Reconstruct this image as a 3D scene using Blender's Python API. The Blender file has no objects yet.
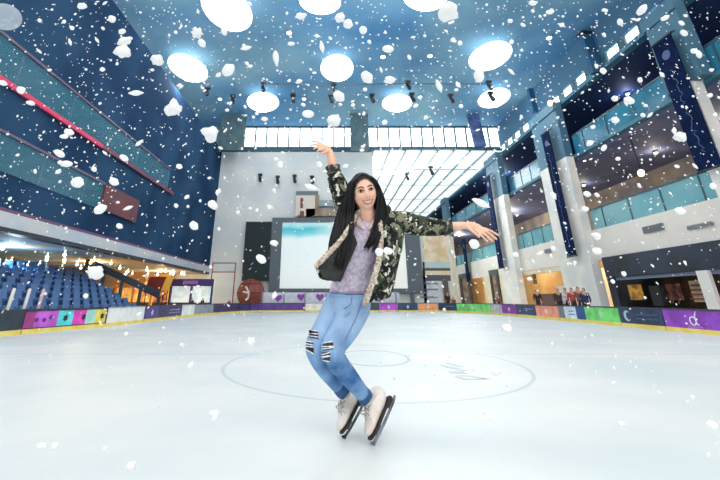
import bpy, bmesh, math, random
from mathutils import Vector, Matrix, noise
from mathutils.bvhtree import BVHTree
V = Vector
SC = bpy.context.scene
COL = SC.collection
random.seed(7)

# ------------------------------------------------------------------ camera
EYE = .74; FPX = 394.0; CX, CY = 330.0, 140.0; TILT = math.radians(22)
cT, sT = math.cos(TILT), math.sin(TILT)
cam = bpy.data.cameras.new('camera'); camo = bpy.data.objects.new('camera', cam); COL.objects.link(camo)
camo.location = (0, 0, EYE); camo.rotation_euler = (math.radians(90) + TILT, 0, 0)
cam.sensor_fit = 'HORIZONTAL'; cam.sensor_width = 36; cam.lens = FPX / 720 * 36
cam.shift_x = (360 - CX) / 720; cam.shift_y = (CY - 240) / 720
cam.clip_start = .05; cam.clip_end = 400
SC.camera = camo

# ------------------------------------------------------------------ world, exposure
w = bpy.data.worlds.new('world'); SC.world = w; w.use_nodes = True
bg = w.node_tree.nodes['Background']
bg.inputs[0].default_value = (.97, .98, 1, 1); bg.inputs[1].default_value = 0.72
vs = SC.view_settings
vs.view_transform = 'Standard'; vs.look = 'None'; vs.gamma = 1; vs.use_curve_mapping = False
vs.exposure = 0.26

def area_light(name, loc, target, size, size_y, power, col=(1, 1, 1)):
    l = bpy.data.lights.new(name, 'AREA'); l.shape = 'RECTANGLE'; l.size = size; l.size_y = size_y
    l.energy = power; l.color = col
    o = bpy.data.objects.new(name, l); COL.objects.link(o); o.location = loc
    o.rotation_euler = (V(target) - V(loc)).to_track_quat('-Z', 'Y').to_euler(); return o
def point_light(name, loc, power, col=(1, 1, 1), r=.15):
    l = bpy.data.lights.new(name, 'POINT'); l.energy = power; l.color = col; l.shadow_soft_size = r
    o = bpy.data.objects.new(name, l); COL.objects.link(o); o.location = loc; return o
# daylight through the roof glazing over the far hall plus unseen fill lights added at the front
area_light('roof_daylight', (8.6, 36, 11.9), (2, 24, 0), 9, 8, 1300, (.95, 1, 1))
area_light('hall_front_fill', (3, -6, 9), (1, 12, 2), 12, 7, 560, (1, .99, .97))  # added fill for the skater, flakes and near ice

area_light('hall_front_fill', (-4, 1, 10), (14, 20, 3), 7, 4, 420, (1, .96, .9))  # extra fill added to brighten the right facade

# ------------------------------------------------------------------ pixel <-> place
def ray(px, py):
    x = (px - CX) / FPX; u = -(py - CY) / FPX
    return V((x, cT - u * sT, sT + u * cT))
ORG = V((0, 0, EYE))
def onZ(px, py, z): d = ray(px, py); return ORG + d * ((z - EYE) / d.z)
def onX(px, py, x): d = ray(px, py); return ORG + d * (x / d.x)
def onY(px, py, y): d = ray(px, py); return ORG + d * (y / d.y)
def fw(p): return p[1] * cT + (p[2] - EYE) * sT
def mpp(p): return fw(p) / FPX                      # metres per pixel at a place
def pix(p):
    z = p[2] - EYE; f = p[1] * cT + z * sT; u = -p[1] * sT + z * cT
    return CX + FPX * p[0] / f, CY - FPX * u / f

# ------------------------------------------------------------------ materials
def lin(c):
    return tuple(((v / 255) / 12.92 if v / 255 <= .04045 else ((v / 255 + .055) / 1.055) ** 2.4) for v in c) + (1,)
def mat(name, c, rough=.6, metal=0, c2=None, scale=4, emit=0, alpha=1, bump=0, bscale=40, trans=0, spec=.5, detail=3, ramp=(.4, .6), stretch=None):
    m = bpy.data.materials.new(name); m.use_nodes = True; nt = m.node_tree
    b = nt.nodes['Principled BSDF']; L = nt.links.new
    b.inputs['Base Color'].default_value = lin(c); b.inputs['Roughness'].default_value = rough
    b.inputs['Metallic'].default_value = metal; b.inputs['Alpha'].default_value = alpha
    b.inputs['Transmission Weight'].default_value = trans
    b.inputs['Specular IOR Level'].default_value = spec
    src = None
    tc = nt.nodes.new('ShaderNodeTexCoord')
    co = tc.outputs['Object']
    if stretch:
        mp = nt.nodes.new('ShaderNodeMapping'); mp.inputs['Scale'].default_value = stretch; L(co, mp.inputs[0]); co = mp.outputs[0]
    if c2:
        n = nt.nodes.new('ShaderNodeTexNoise'); n.inputs['Scale'].default_value = scale; n.inputs['Detail'].default_value = detail
        L(co, n.inputs['Vector'])
        r = nt.nodes.new('ShaderNodeValToRGB')
        r.color_ramp.elements[0].position = ramp[0]; r.color_ramp.elements[1].position = ramp[1]
        r.color_ramp.elements[0].color = lin(c); r.color_ramp.elements[1].color = lin(c2)
        L(n.outputs['Fac'], r.inputs[0]); L(r.outputs[0], b.inputs['Base Color']); src = r.outputs[0]
    if emit:
        b.inputs['Emission Strength'].default_value = emit; b.inputs['Emission Color'].default_value = lin(c)
        if src: L(src, b.inputs['Emission Color'])
    if bump:
        n2 = nt.nodes.new('ShaderNodeTexNoise'); n2.inputs['Scale'].default_value = bscale; n2.inputs['Detail'].default_value = 4
        L(co, n2.inputs['Vector'])
        bp = nt.nodes.new('ShaderNodeBump'); bp.inputs['Strength'].default_value = bump; bp.inputs['Distance'].default_value = .01
        L(n2.outputs['Fac'], bp.inputs['Height']); L(bp.outputs[0], b.inputs['Normal'])
    return m
MC = {}
def M(name, *a, **k):
    if name not in MC: MC[name] = mat(name, *a, **k)
    return MC[name]

# ------------------------------------------------------------------ mesh helpers
class MB:
    def __init__(s): s.v = []; s.f = []; s.mi = []; s.cur = 0
    def add(s, vs, fs):
        o = len(s.v); s.v += [tuple(p) for p in vs]
        for f in fs: s.f.append(tuple(i + o for i in f)); s.mi.append(s.cur)
        return s
    def box(s, a, b):
        x0, y0, z0 = [min(p, q) for p, q in zip(a, b)]; x1, y1, z1 = [max(p, q) for p, q in zip(a, b)]
        return s.add([(x0, y0, z0), (x1, y0, z0), (x1, y1, z0), (x0, y1, z0), (x0, y0, z1), (x1, y0, z1), (x1, y1, z1), (x0, y1, z1)],
                     [(3, 2, 1, 0), (4, 5, 6, 7), (0, 1, 5, 4), (1, 2, 6, 5), (2, 3, 7, 6), (3, 0, 4, 7)])
    def obox(s, base, ax, ay, az):                  # box from a corner and three edge vectors
        b = V(base); ax, ay, az = V(ax), V(ay), V(az)
        return s.add([b, b + ax, b + ax + ay, b + ay, b + az, b + ax + az, b + ax + ay + az, b + ay + az],
                     [(3, 2, 1, 0), (4, 5, 6, 7), (0, 1, 5, 4), (1, 2, 6, 5), (2, 3, 7, 6), (3, 0, 4, 7)])
    def tube(s, pts, rad, n=10, smooth=4, caps=True, flat=1.0):
        pts = [V(p) for p in pts]
        if not hasattr(rad, '__len__'): rad = [rad] * len(pts)
        if smooth > 1 and len(pts) > 2: pts, rad = catmull(pts, rad, smooth)
        up = None; rings = []
        for i, p in enumerate(pts):
            t = (pts[min(i + 1, len(pts) - 1)] - pts[max(i - 1, 0)])
            t = t.normalized() if t.length > 1e-9 else V((0, 0, 1))
            if up is None:
                up = V((0, 1, 0)) if abs(t.y) < .9 else V((1, 0, 0))
            up = (up - t * up.dot(t)); up = up.normalized() if up.length > 1e-6 else t.orthogonal().normalized()
            sd = t.cross(up)
            rings.append((p, t, up.copy(), sd))
        if caps:                                     # rounded ends
            r2, ra2 = [], []
            p, t, u, sd = rings[0]
            for k in (0.02, .5, .85): a = math.acos(1 - k) if 0 else k; r2.append((p - t * rad[0] * math.sqrt(max(0, 1 - a * a)), t, u, sd)); ra2.append(rad[0] * a)
            r2 += rings; ra2 += list(rad)
            p, t, u, sd = rings[-1]
            for a in (.85, .5, .02): r2.append((p + t * rad[-1] * math.sqrt(1 - a * a), t, u, sd)); ra2.append(rad[-1] * a)
            rings, rad = r2, ra2
        vs = []
        for (p, t, u, sd), r in zip(rings, rad):
            for j in range(n):
                a = 2 * math.pi * j / n
                vs.append(p + sd * (math.cos(a) * r) + u * (math.sin(a) * r * flat))
        fs = []
        for i in range(len(rings) - 1):
            for j in range(n):
                fs.append((i * n + j, i * n + (j + 1) % n, (i + 1) * n + (j + 1) % n, (i + 1) * n + j))
        fs.append(tuple(range(n - 1, -1, -1))); k = (len(rings) - 1) * n; fs.append(tuple(range(k, k + n)))
        return s.add(vs, fs)
    def ell(s, c, r, nu=16, nv=10, rot=None):
        c = V(c); vs = []; fs = []
        for i in range(nv + 1):
            th = math.pi * i / nv
            for j in range(nu):
                a = 2 * math.pi * j / nu
                p = V((math.sin(th) * math.cos(a) * r[0], math.sin(th) * math.sin(a) * r[1], math.cos(th) * r[2]))
                if rot: p = rot @ p
                vs.append(c + p)
        for i in range(nv):
            for j in range(nu):
                fs.append((i * nu + j, (i + 1) * nu + j, (i + 1) * nu + (j + 1) % nu, i * nu + (j + 1) % nu))
        return s.add(vs, fs)
    def loft(s, rings, close=True, capends=True):
        n = len(rings[0]); vs = [p for r in rings for p in r]; fs = []
        for i in range(len(rings) - 1):
            for j in range(n if close else n - 1):
                fs.append((i * n + j, i * n + (j + 1) % n, (i + 1) * n + (j + 1) % n, (i + 1) * n + j))
        if capends and close:
            fs.append(tuple(range(n - 1, -1, -1))); k = (len(rings) - 1) * n; fs.append(tuple(range(k, k + n)))
        return s.add(vs, fs)
    def mesh(s, name, mats, smooth=False):
        me = bpy.data.meshes.new(name); me.from_pydata(s.v, [], s.f); me.update()
        for m in (mats if isinstance(mats, (list, tuple)) else [mats]): me.materials.append(m)
        for p, mi in zip(me.polygons, s.mi): p.material_index = mi; p.use_smooth = smooth
        bm = bmesh.new(); bm.from_mesh(me); bmesh.ops.remove_doubles(bm, verts=bm.verts, dist=1e-6)
        bmesh.ops.recalc_face_normals(bm, faces=bm.faces); bm.to_mesh(me); bm.free()
        return me
    def build(s, name, mats, parent=None, smooth=False, org=None, bevel=0, structure=False):
        me = s.mesh(name, mats, smooth)
        o = bpy.data.objects.new(name, me); COL.objects.link(o)
        if org is not None:
            me.transform(Matrix.Translation(-V(org))); 
            if parent is None: o.location = org
        if parent is not None:
            o.parent = parent
            if org is None: o.matrix_parent_inverse = Matrix.Translation(-V(parent.location)) if not parent.parent else Matrix.Identity(4)
        if bevel:
            b = o.modifiers.new('bevel', 'BEVEL'); b.width = bevel; b.segments = 2; b.limit_method = 'ANGLE'
        if structure: o['kind'] = 'structure'
        return o
def catmull(pts, rad, k):
    P = [pts[0] * 2 - pts[1]] + pts + [pts[-1] * 2 - pts[-2]]; R = [rad[0]] + list(rad) + [rad[-1]]
    op, orr = [], []
    for i in range(1, len(P) - 2):
        for j in range(k):
            t = j / k
            op.append(.5 * ((2 * P[i]) + (P[i + 1] - P[i - 1]) * t + (2 * P[i - 1] - 5 * P[i] + 4 * P[i + 1] - P[i + 2]) * t * t + (3 * P[i] - P[i - 1] - 3 * P[i + 1] + P[i + 2]) * t ** 3))
            orr.append(R[i] + (R[i + 1] - R[i]) * t)
    return op + [pts[-1]], orr + [rad[-1]]
def thing(name, label, cat, loc=(0, 0, 0), group=None):
    o = bpy.data.objects.new(name, None); o.empty_display_size = .1; COL.objects.link(o); o.location = loc
    return tag(o, label, cat, group)
def tag(o, label, cat, group=None):
    o['label'] = label; o['category'] = cat
    if group: o['group'] = group
    return o
def dup(root, loc=None, label=None, rot=None):
    r = root.copy(); COL.objects.link(r)
    if loc is not None: r.location = loc
    if rot is not None: r.rotation_euler = rot
    if label: r['label'] = label
    for ch in root.children:
        c = ch.copy(); COL.objects.link(c); c.parent = r
        for g in ch.children:
            d = g.copy(); COL.objects.link(d); d.parent = c
    return r
def remesh(mb, voxel, it=3, fac=.5):                 # one continuous skin from overlapping pieces
    me = mb.mesh('tmp', M('tmp', (200, 200, 200))); o = bpy.data.objects.new('tmp', me); COL.objects.link(o)
    r = o.modifiers.new('r', 'REMESH'); r.mode = 'VOXEL'; r.voxel_size = voxel; r.use_smooth_shade = True
    if it:
        sm = o.modifiers.new('s', 'SMOOTH'); sm.factor = fac; sm.iterations = it
    dg = bpy.context.evaluated_depsgraph_get(); ev = o.evaluated_get(dg)
    out = bpy.data.meshes.new_from_object(ev); bpy.data.objects.remove(o); bpy.data.meshes.remove(me)
    out.materials.clear()
    return out
def linkmesh(name, me, mats, parent=None, smooth=True):
    for m in (mats if isinstance(mats, (list, tuple)) else [mats]): me.materials.append(m)
    for p in me.polygons: p.use_smooth = smooth
    me.name = name
    o = bpy.data.objects.new(name, me); COL.objects.link(o)
    if parent is not None:
        o.parent = parent
        if not parent.parent: o.matrix_parent_inverse = Matrix.Translation(-V(parent.location))
    return o
# ================================================================== the setting
YB = 30.5; XR = 14.1; XL = -8.9; ZC = 14.3
def struct(name, mb, m, **k): return mb.build(name, m, structure=True, **k)
navy = M('navy_wall', (32, 60, 92), .9, c2=(46, 78, 110), scale=.35, spec=.08)
pale = M('pale_wall', (218, 226, 228), .7, c2=(232, 235, 232), scale=.5)
white = M('white_paint', (236, 238, 236), .6)
cream = M('cream_wall', (238, 226, 200), .7, c2=(228, 210, 178), scale=.8)
tealdk = M('dark_teal_steel', (52, 92, 108), .5)
black = M('black_metal', (24, 28, 32), .5)
darkblue = M('dark_blue_banner', (8, 24, 60), .9, c2=(13, 34, 74), scale=2, spec=.1)
skyglass = M('lit_glazing', (238, 250, 252), .3, emit=2.2)
warmlamp = M('warm_lamp', (255, 214, 140), .4, emit=5)
coollamp = M('cool_lamp', (215, 245, 255), .4, emit=5)

# ground of the rink boards, read off the photograph
BT = [(-70, 344), (0, 336.5), (20, 334.5), (105, 327), (145, 322.3), (182, 317.8), (215, 314.6), (240, 312.7), (262, 312.1), (305, 312), (372, 312), (400, 312), (440, 312.1), (457, 312.6), (470, 313.2),
      (492, 314.4), (518, 316.6), (537, 318.4), (560, 320.6), (577, 322.1), (586, 322.9), (622, 326.4), (667, 330.7), (720, 335.9), (800, 343.6)]
def gnd(px):
    for (a, ya), (b, yb) in zip(BT, BT[1:]):
        if a <= px <= b: return onZ(px, ya + (yb - ya) * (px - a) / (b - a), 0)

# ice with its painted lines: object coordinates are metres
def ice_material():
    m = bpy.data.materials.new('ice'); m.use_nodes = True; nt = m.node_tree; L = nt.links.new
    b = nt.nodes['Principled BSDF']; N = nt.nodes.new
    b.inputs['Roughness'].default_value = .46; b.inputs['Specular IOR Level'].default_value = .2
    tc = N('ShaderNodeTexCoord'); co = tc.outputs['Object']
    n = N('ShaderNodeTexNoise'); n.inputs['Scale'].default_value = .7; n.inputs['Detail'].default_value = 6; L(co, n.inputs['Vector'])
    r = N('ShaderNodeValToRGB'); r.color_ramp.elements[0].position = .35; r.color_ramp.elements[1].position = .65
    r.color_ramp.elements[0].color = lin((212, 223, 226)); r.color_ramp.elements[1].color = lin((229, 233, 232)); L(n.outputs['Fac'], r.inputs[0])
    # fine scratches of skate blades
    mp = N('ShaderNodeMapping'); mp.inputs['Scale'].default_value = (3, 30, 1); mp.inputs['Rotation'].default_value = (0, 0, .5); L(co, mp.inputs[0])
    n2 = N('ShaderNodeTexNoise'); n2.inputs['Scale'].default_value = 2; n2.inputs['Detail'].default_value = 5; L(mp.outputs[0], n2.inputs['Vector'])
    cur = r.outputs[0]
    def math2(op, a, bb):
        q = N('ShaderNodeMath'); q.operation = op
        for i, v in enumerate((a, bb)):
            if v is None: continue
            if isinstance(v, (int, float)): q.inputs[i].default_value = v
            else: L(v, q.inputs[i])
        return q.outputs[0]
    def over(mask, col, fac):
        nonlocal cur
        mx = N('ShaderNodeMix'); mx.data_type = 'RGBA'
        L(math2('MULTIPLY', mask, fac), mx.inputs[0]); L(cur, mx.inputs[6]); mx.inputs[7].default_value = lin(col); cur = mx.outputs[2]
    sep = N('ShaderNodeSeparateXYZ'); L(co, sep.inputs[0]); X, Y = sep.outputs[0], sep.outputs[1]
    def ring(cx, cy, rx, ry, wd):
        a = math2('DIVIDE', math2('SUBTRACT', X, cx), rx); c = math2('DIVIDE', math2('SUBTRACT', Y, cy), ry)
        d = math2('SQRT', math2('ADD', math2('MULTIPLY', a, a), math2('MULTIPLY', c, c)), None)
        return math2('LESS_THAN', math2('ABSOLUTE', math2('SUBTRACT', d, 1), None), wd / rx)
    n1 = onZ(377, 403, 0); f1 = onZ(377, 345, 0); cy = (n1.y + f1.y) / 2
    rx = 163 * mpp(onZ(377, 372, 0)) * 1.0
    global CIRC; CIRC = (onZ(377, 372, 0).x, cy, rx, (f1.y - n1.y) / 2)
    over(ring(CIRC[0], cy, rx, CIRC[3], .02), (160, 180, 200), .42)
    a1, b1 = onZ(375, 366, 0), onZ(375, 350.5, 0)
    over(ring(a1.x + .05, (a1.y + b1.y) / 2, 35 * mpp(onZ(375, 358, 0)), (b1.y - a1.y) / 2, .022), (140, 176, 188), .6)
    yl = onZ(330, 354, 0).y
    ln = math2('LESS_THAN', math2('ABSOLUTE', math2('SUBTRACT', Y, yl), None), .02)
    out = math2('GREATER_THAN', math2('ABSOLUTE', math2('SUBTRACT', X, CIRC[0]), None), rx * .86)
    over(math2('MULTIPLY', ln, out), (150, 170, 190), .5)
    L(cur, b.inputs['Base Color'])
    bp = N('ShaderNodeBump'); bp.inputs['Strength'].default_value = .25; bp.inputs['Distance'].default_value = .01; L(n2.outputs['Fac'], bp.inputs['Height']); L(bp.outputs[0], b.inputs['Normal'])
    return m
mb = MB(); pl = [gnd(x) for x, y in BT]
pl = [V((-7.3, -12, 0))] + pl + [V((8.5, -12, 0))]
n = len(pl); mb.add([p for p in pl] + [p - V((0, 0, .12)) for p in pl], [tuple(range(n - 1, -1, -1))] + [tuple(range(n, 2 * n))] + [(i, (i + 1) % n, (i + 1) % n + n, i + n) for i in range(n)])
ice = struct('floor', mb, ice_material())
# faint lettering painted in the ice
g = MB()
def stroke(a, b, wd=.03): 
    a, b = V(a), V(b); d = (b - a).normalized(); q = V((-d.y, d.x, 0)) * wd
    g.obox(a - q + V((0, 0, .001)), b - a, q * 2, (0, 0, .003))
for pts in ([(441, 365), (458, 369)], [(447, 363), (462, 367)], [(448, 371.5), (464, 372)], [(446, 367), (466, 371)], [(450, 373), (468, 373.5)]):
    stroke(onZ(*pts[0], 0), onZ(*pts[1], 0))
ov = [(458, 377), (462, 379), (472, 379.5), (482, 379.5), (486, 379), (478, 377.6), (468, 376), (460, 375.6), (458, 377)]
for a, b in zip(ov, ov[1:]): stroke(onZ(*a, 0), onZ(*b, 0))
lt = g.build('painted_lettering', M('ice_paint', (196, 208, 214), .5), ice)
mb = MB(); mb.box((-20, -12, -.14), (22, 68, -.13)); struct('floor_concourse', mb, M('concourse_floor', (196, 186, 170), .4))

# ceiling, high and blue
ceil_m = mat('ceiling_blue', (74, 130, 178), .8, c2=(132, 176, 198), scale=.16, detail=6, spec=.2, ramp=(.35, .68), bump=.3, bscale=3)
mb = MB(); mb.box((-19, 13, ZC), (21, YB + .3, ZC + .3)); struct('ceiling', mb, ceil_m)
# left: dark wall with two long balcony slots
yN = 6.0
mb = MB()
for z0, z1, y1 in ((3.05, 3.95, YB), (4.95, 6.2, YB), (7.45, 12.1, YB)): mb.box((XL - .35, yN, z0), (XL, y1, z1))
mb.box((XL - .35, 17.9, 3.95), (XL, YB, 4.95)); mb.box((XL - .35, 20.9, 6.2), (XL, YB, 7.45))
struct('wall_left', mb, navy)
mb = MB()
for z0, z1, y1, c in ((3.95, 4.95, 17.9, 0), (6.2, 7.45, 20.9, 0)):
    mb.box((XL - 3, yN, z0 - .1), (XL - .36, y1, z0)); mb.box((XL - 3, yN, z1), (XL - .36, y1, z1 + .1)); mb.box((XL - 3.1, yN, z0), (XL - 3, y1, z1)); mb.box((XL - 3, y1, z0), (XL - .36, y1 + .1, z1))
struct('wall_left_recess', mb, M('recess_teal', (30, 78, 110), .6, c2=(52, 116, 146), scale=1.2))
mb = MB(); mb.box((XL - .3, yN, 2.56), (XL + .06, YB - .05, 2.95)); struct('trim_1', mb, M('fascia_pale', (186, 198, 212), .4, c2=(206, 208, 210), scale=.7))
mb = MB(); mb.box((XL - .3, yN, 2.44), (XL + .04, YB - .05, 2.56)); struct('trim_2', mb, M('fascia_dark', (38, 50, 66), .5))
mb = MB(); mb.box((XL - .3, yN, 2.95), (XL + .02, YB - .05, 3.05)); struct('trim_3', mb, M('fascia_mauve', (112, 66, 104), .5))
mb = MB(); mb.box((-17.5, yN, 2.44), (XL - .3, YB, 2.56)); struct('ceiling_gallery_left', mb, M('gallery_ceiling', (214, 176, 128), .7, c2=(176, 198, 212), scale=.45, ramp=(.45, .55)))
mb = MB(); mb.box((-17.6, yN, -.1), (-17.4, YB, 2.44)); struct('wall_left_gallery', mb, M('gallery_wall', (116, 110, 112), .7, c2=(176, 126, 76), scale=.9, ramp=(.45, .6)))
# back wall, beam and band of windows
mb = MB(); mb.box((-17.6, YB, -.1), (3.45, YB + .3, 12.0)); mb.box((3.45, YB, -.1), (7.0, YB + .3, 6.45)); struct('wall_back', mb, pale)
mb = MB(); mb.box((XL, YB - .12, 12.0), (3.45, YB + .3, 12.42)); mb.box((3.45, YB - .12, 12.22), (XR + .6, YB + .3, 12.42)); struct('trim_4', mb, tealdk)
wn = struct('window_1', MB().box((XL + .8, YB + .12, 12.42), (XR + .6, YB + .16, ZC)), skyglass)
mb = MB(); x = XL + .8
while x < XR + .7: mb.box((x - .05, YB - .05, 12.42), (x + .05, YB + .1, ZC)); x += .93
mb.box((XL + .8, YB - .06, ZC - .12), (XR + .6, YB + .1, ZC)); mb.build('window_frame', tealdk, wn)
mb = MB(); mb.box((XL - .35, YB, 12.0), (XL + .8, YB + .3, ZC)); mb.box((-19, YB, 12), (XL - .35, YB + .3, ZC)); struct('wall_back_corner', mb, M('corner_teal', (92, 140, 158), .7))
# far hall under a glazed roof
sk = struct('window_2', MB().box((3.45, YB + .35, 12.3), (XR + .5, 66, 12.36)), M('roof_glazing', (240, 250, 252), .3, emit=.78))
mb = MB(); x = 3.6
while x < XR: mb.box((x - .06, YB + .35, 12.12), (x + .06, 66, 12.28)); x += 1.35
for y in (36, 41.5, 48, 56): mb.box((3.45, y, 12.2), (XR, y + .06, 12.27))
mb.build('window_frame', M('glazing_bar', (150, 172, 184), .5), sk)
struct('wall_hall_end', MB().box((3, 66, -.1), (XR + 6, 66.3, 12.4)), M('hall_white', (232, 236, 236), .7))
struct('wall_hall_left', MB().box((3.2, YB + .3, -.1), (3.45, 66, 12.3)), M('hall_white', (0, 0, 0)))
# right facade: floors, fascias and back walls of the galleries
yF0, yF1 = 9.0, 66
mb = MB(); mb.box((XR, yF0, 2.63), (XR + .3, yF1, 4.17)); struct('wall_right', mb, M('fascia_white', (240, 234, 226), .6, c2=(232, 228, 222), scale=.6))
mb = MB(); mb.box((XR, yF0, 8.3), (XR + .3, yF1, 8.47)); mb.box((XR, yF0, 11.75), (XR + .4, yF1, 11.98)); struct('trim_5', mb, M('fascia_teal', (62, 116, 140), .6))
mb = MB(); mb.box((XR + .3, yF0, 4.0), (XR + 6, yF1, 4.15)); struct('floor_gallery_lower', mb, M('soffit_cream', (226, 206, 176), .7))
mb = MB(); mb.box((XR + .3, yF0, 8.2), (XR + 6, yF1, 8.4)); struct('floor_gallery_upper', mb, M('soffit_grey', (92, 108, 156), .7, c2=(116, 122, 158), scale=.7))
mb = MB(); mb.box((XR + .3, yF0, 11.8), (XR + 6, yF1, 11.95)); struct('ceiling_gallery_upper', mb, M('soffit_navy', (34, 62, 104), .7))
mb = MB(); mb.box((XR + 6, yF0, 4.1), (XR + 6.2, yF1, 8.3)); struct('wall_gallery_lower', mb, M('gallery_warm', (196, 178, 158), .7, c2=(150, 142, 146), scale=.5))
mb = MB(); mb.box((XR + 6, yF0, 8.3), (XR + 6.2, yF1, 12)); struct('wall_gallery_upper', mb, M('gallery_navy', (34, 70, 118), .7, c2=(66, 60, 130), scale=.8))
mb = MB(); mb.box((XR + 5, yF0, -.1), (XR + 5.2, yF1, 4.0)); struct('wall_shops', mb, M('shop_cream', (240, 214, 164), .7, c2=(226, 190, 140), scale=.5))
mb = MB(); mb.box((XR, yF0, 12.52), (XR + .3, YB, ZC)); struct('wall_right_upper', mb, M('upper_teal', (58, 102, 132), .8))
cw = struct('window_3', MB().box((XR + .15, yF0, 11.98), (XR + .2, YB, 12.52)), skyglass)
mb = MB(); y = yF0
while y < YB: mb.box((XR + .02, y, 11.98), (XR + .14, y + .45, 12.52)); y += 1.35
mb.build('window_frame', tealdk, cw)

# ================================================================== rink boards and their adverts
yellow = M('kick_yellow', (240, 214, 92), .5, c2=(246, 228, 130), scale=3)
bwhite = M('board_white', (238, 238, 234), .45)
BH = .525
def board(px0, px1, cols, label, group=None, cap=(60, 64, 72), emblem=None):
    P = []
    xs = [px0] + [x for x, y in BT if px0 < x < px1] + [px1]
    P = [gnd(x) for x in xs]; P[0] = P[0] + (P[1] - P[0]).normalized() * .02; P[-1] = P[-1] + (P[-2] - P[-1]).normalized() * .02
    t = thing('rink_board', label, 'rink board', P[0] * .5 + P[-1] * .5, group)
    def strip(z0, z1, th, off=0):
        mb = MB()
        for a, b in zip(P, P[1:]):
            d = (b - a).normalized(); nrm = V((-d.y, d.x, 0))
            if nrm.dot(V((0, 0, 0)) - a) > 0: nrm = -nrm
            mb.obox(a - nrm * off + V((0, 0, z0)), b - a, nrm * th, (0, 0, z1 - z0))
        return mb
    strip(0.0, .10, .05, .012).build('kick_plate', yellow, t)
    strip(BH - .03, BH + .005, .09, .015).build('cap_rail', M('cap_%d_%d_%d' % cap, cap, .4), t)
    u0 = 0; tot = (P[-1] - P[0])
    if len(P) > 2 or len(cols) == 1:
        strip(.10, BH - .03, .06).build('panel', M('ad_%d_%d_%d' % cols[0][1], cols[0][1], .4, c2=tuple(min(255, int(v * 1.12) + 8) for v in cols[0][1]), scale=3), t)
    else:
        d = tot.normalized(); nrm = V((-d.y, d.x, 0))
        if nrm.dot(-P[0]) > 0: nrm = -nrm
        for k, (wd, c) in enumerate(cols):
            mb = MB(); mb.obox(P[0] + tot * u0 + V((0, 0, .10)), tot * wd, nrm * .06, (0, 0, BH - .13))
            mb.build('panel', M('ad_%d_%d_%d' % c, c, .4, c2=tuple(min(255, int(v * 1.12) + 8) for v in c), scale=3), t); u0 += wd
    if emblem:
        d = tot.normalized(); nrm = V((-d.y, d.x, 0))
        if nrm.dot(-P[0]) > 0: nrm = -nrm
        emblem(lambda u, v, o=.008: P[0] + tot * u + V((0, 0, .10 + v * (BH - .13))) - nrm * o, t)
    return t
def flat_poly(Pt, uvs, o=.008, th=.004):            # a thin raised mark on a board
    a = [Pt(u, v, o) for u, v in uvs]; b = [Pt(u, v, o - th) for u, v in uvs]; n = len(a)
    return a + b, [tuple(range(n)), tuple(range(2 * n - 1, n - 1, -1))] + [(i, i + n, (i + 1) % n + n, (i + 1) % n) for i in range(n)]
def flower(u, v, ru, rv, k=6):
    return [(u + ru * (1 if i % 2 else .55) * math.cos(math.pi * i / k), v + rv * (1 if i % 2 else .55) * math.sin(math.pi * i / k)) for i in range(2 * k)]
def disc(u, v, ru, rv, n=16): return [(u + ru * math.cos(2 * math.pi * i / n), v + rv * math.sin(2 * math.pi * i / n)) for i in range(n)]
def em_left(Pt, t):
    dk = M('ink_dark', (30, 44, 56), .5)
    for u, v in ((.44, .5), (.67, .5), (.93, .5)):
        mb = MB(); mb.add(*flat_poly(Pt, flower(u, v, .035, .24))); mb.build('flower_mark', dk, t)
    for u in (.12, .2, .27):
        mb = MB(); mb.add(*flat_poly(Pt, disc(u, .5 + .1 * math.sin(u * 50), .02, .12))); mb.build('dot_mark', M('ink_violet', (120, 40, 150), .5), t)
    mb = MB()
    for a, b in (((0, 0), (1, .05)), ((0, .95), (1, 1)), ((.985, 0), (1, 1))): mb.add(*flat_poly(Pt, [(a[0], a[1]), (b[0], a[1]), (b[0], b[1]), (a[0], b[1])], .014))
    mb.build('banner_border', dk, t)
def em_star(c):
    def f(Pt, t):
        mb = MB(); mb.add(*flat_poly(Pt, flower(.5, .5, .09, .3, 5))); mb.build('emblem', M('ink_%d_%d_%d' % c, c, .5), t)
    return f
def em_text(c, lines=2):
    def f(Pt, t):
        rr = random.Random(3)
        for k in range(lines):
            v = .6 - k * .26; u = .42; pts = []
            while u < .9:
                pts.append(Pt(u, v + rr.uniform(-.05, .07))); u += rr.uniform(.008, .022)
            mb = MB(); mb.tube(pts, .008, 5, 1); mb.build('small_print', M('ink_%d_%d_%d' % c, c, .5), t)
    return f
def em_crescent(Pt, t):
    out = [(.2 + .085 * math.cos(a), .5 + .36 * math.sin(a)) for a in [math.radians(x) for x in range(40, 321, 20)]]
    inn = [(.235 + .06 * math.cos(a), .5 + .26 * math.sin(a)) for a in [math.radians(x) for x in range(310, 49, -20)]]
    mb = MB()
    k = len(out)
    for i in range(k - 1):
        j = min(len(inn) - 1, int((1 - i / (k - 1)) * (len(inn) - 1))); j2 = min(len(inn) - 1, int((1 - (i + 1) / (k - 1)) * (len(inn) - 1)))
        mb.add(*flat_poly(Pt, [out[i], out[i + 1], inn[j2], inn[j]]))
    mb.build('crescent_mark', M('ink_pale', (176, 204, 226), .5), t); em_text((92, 120, 160))(Pt, t)
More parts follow.
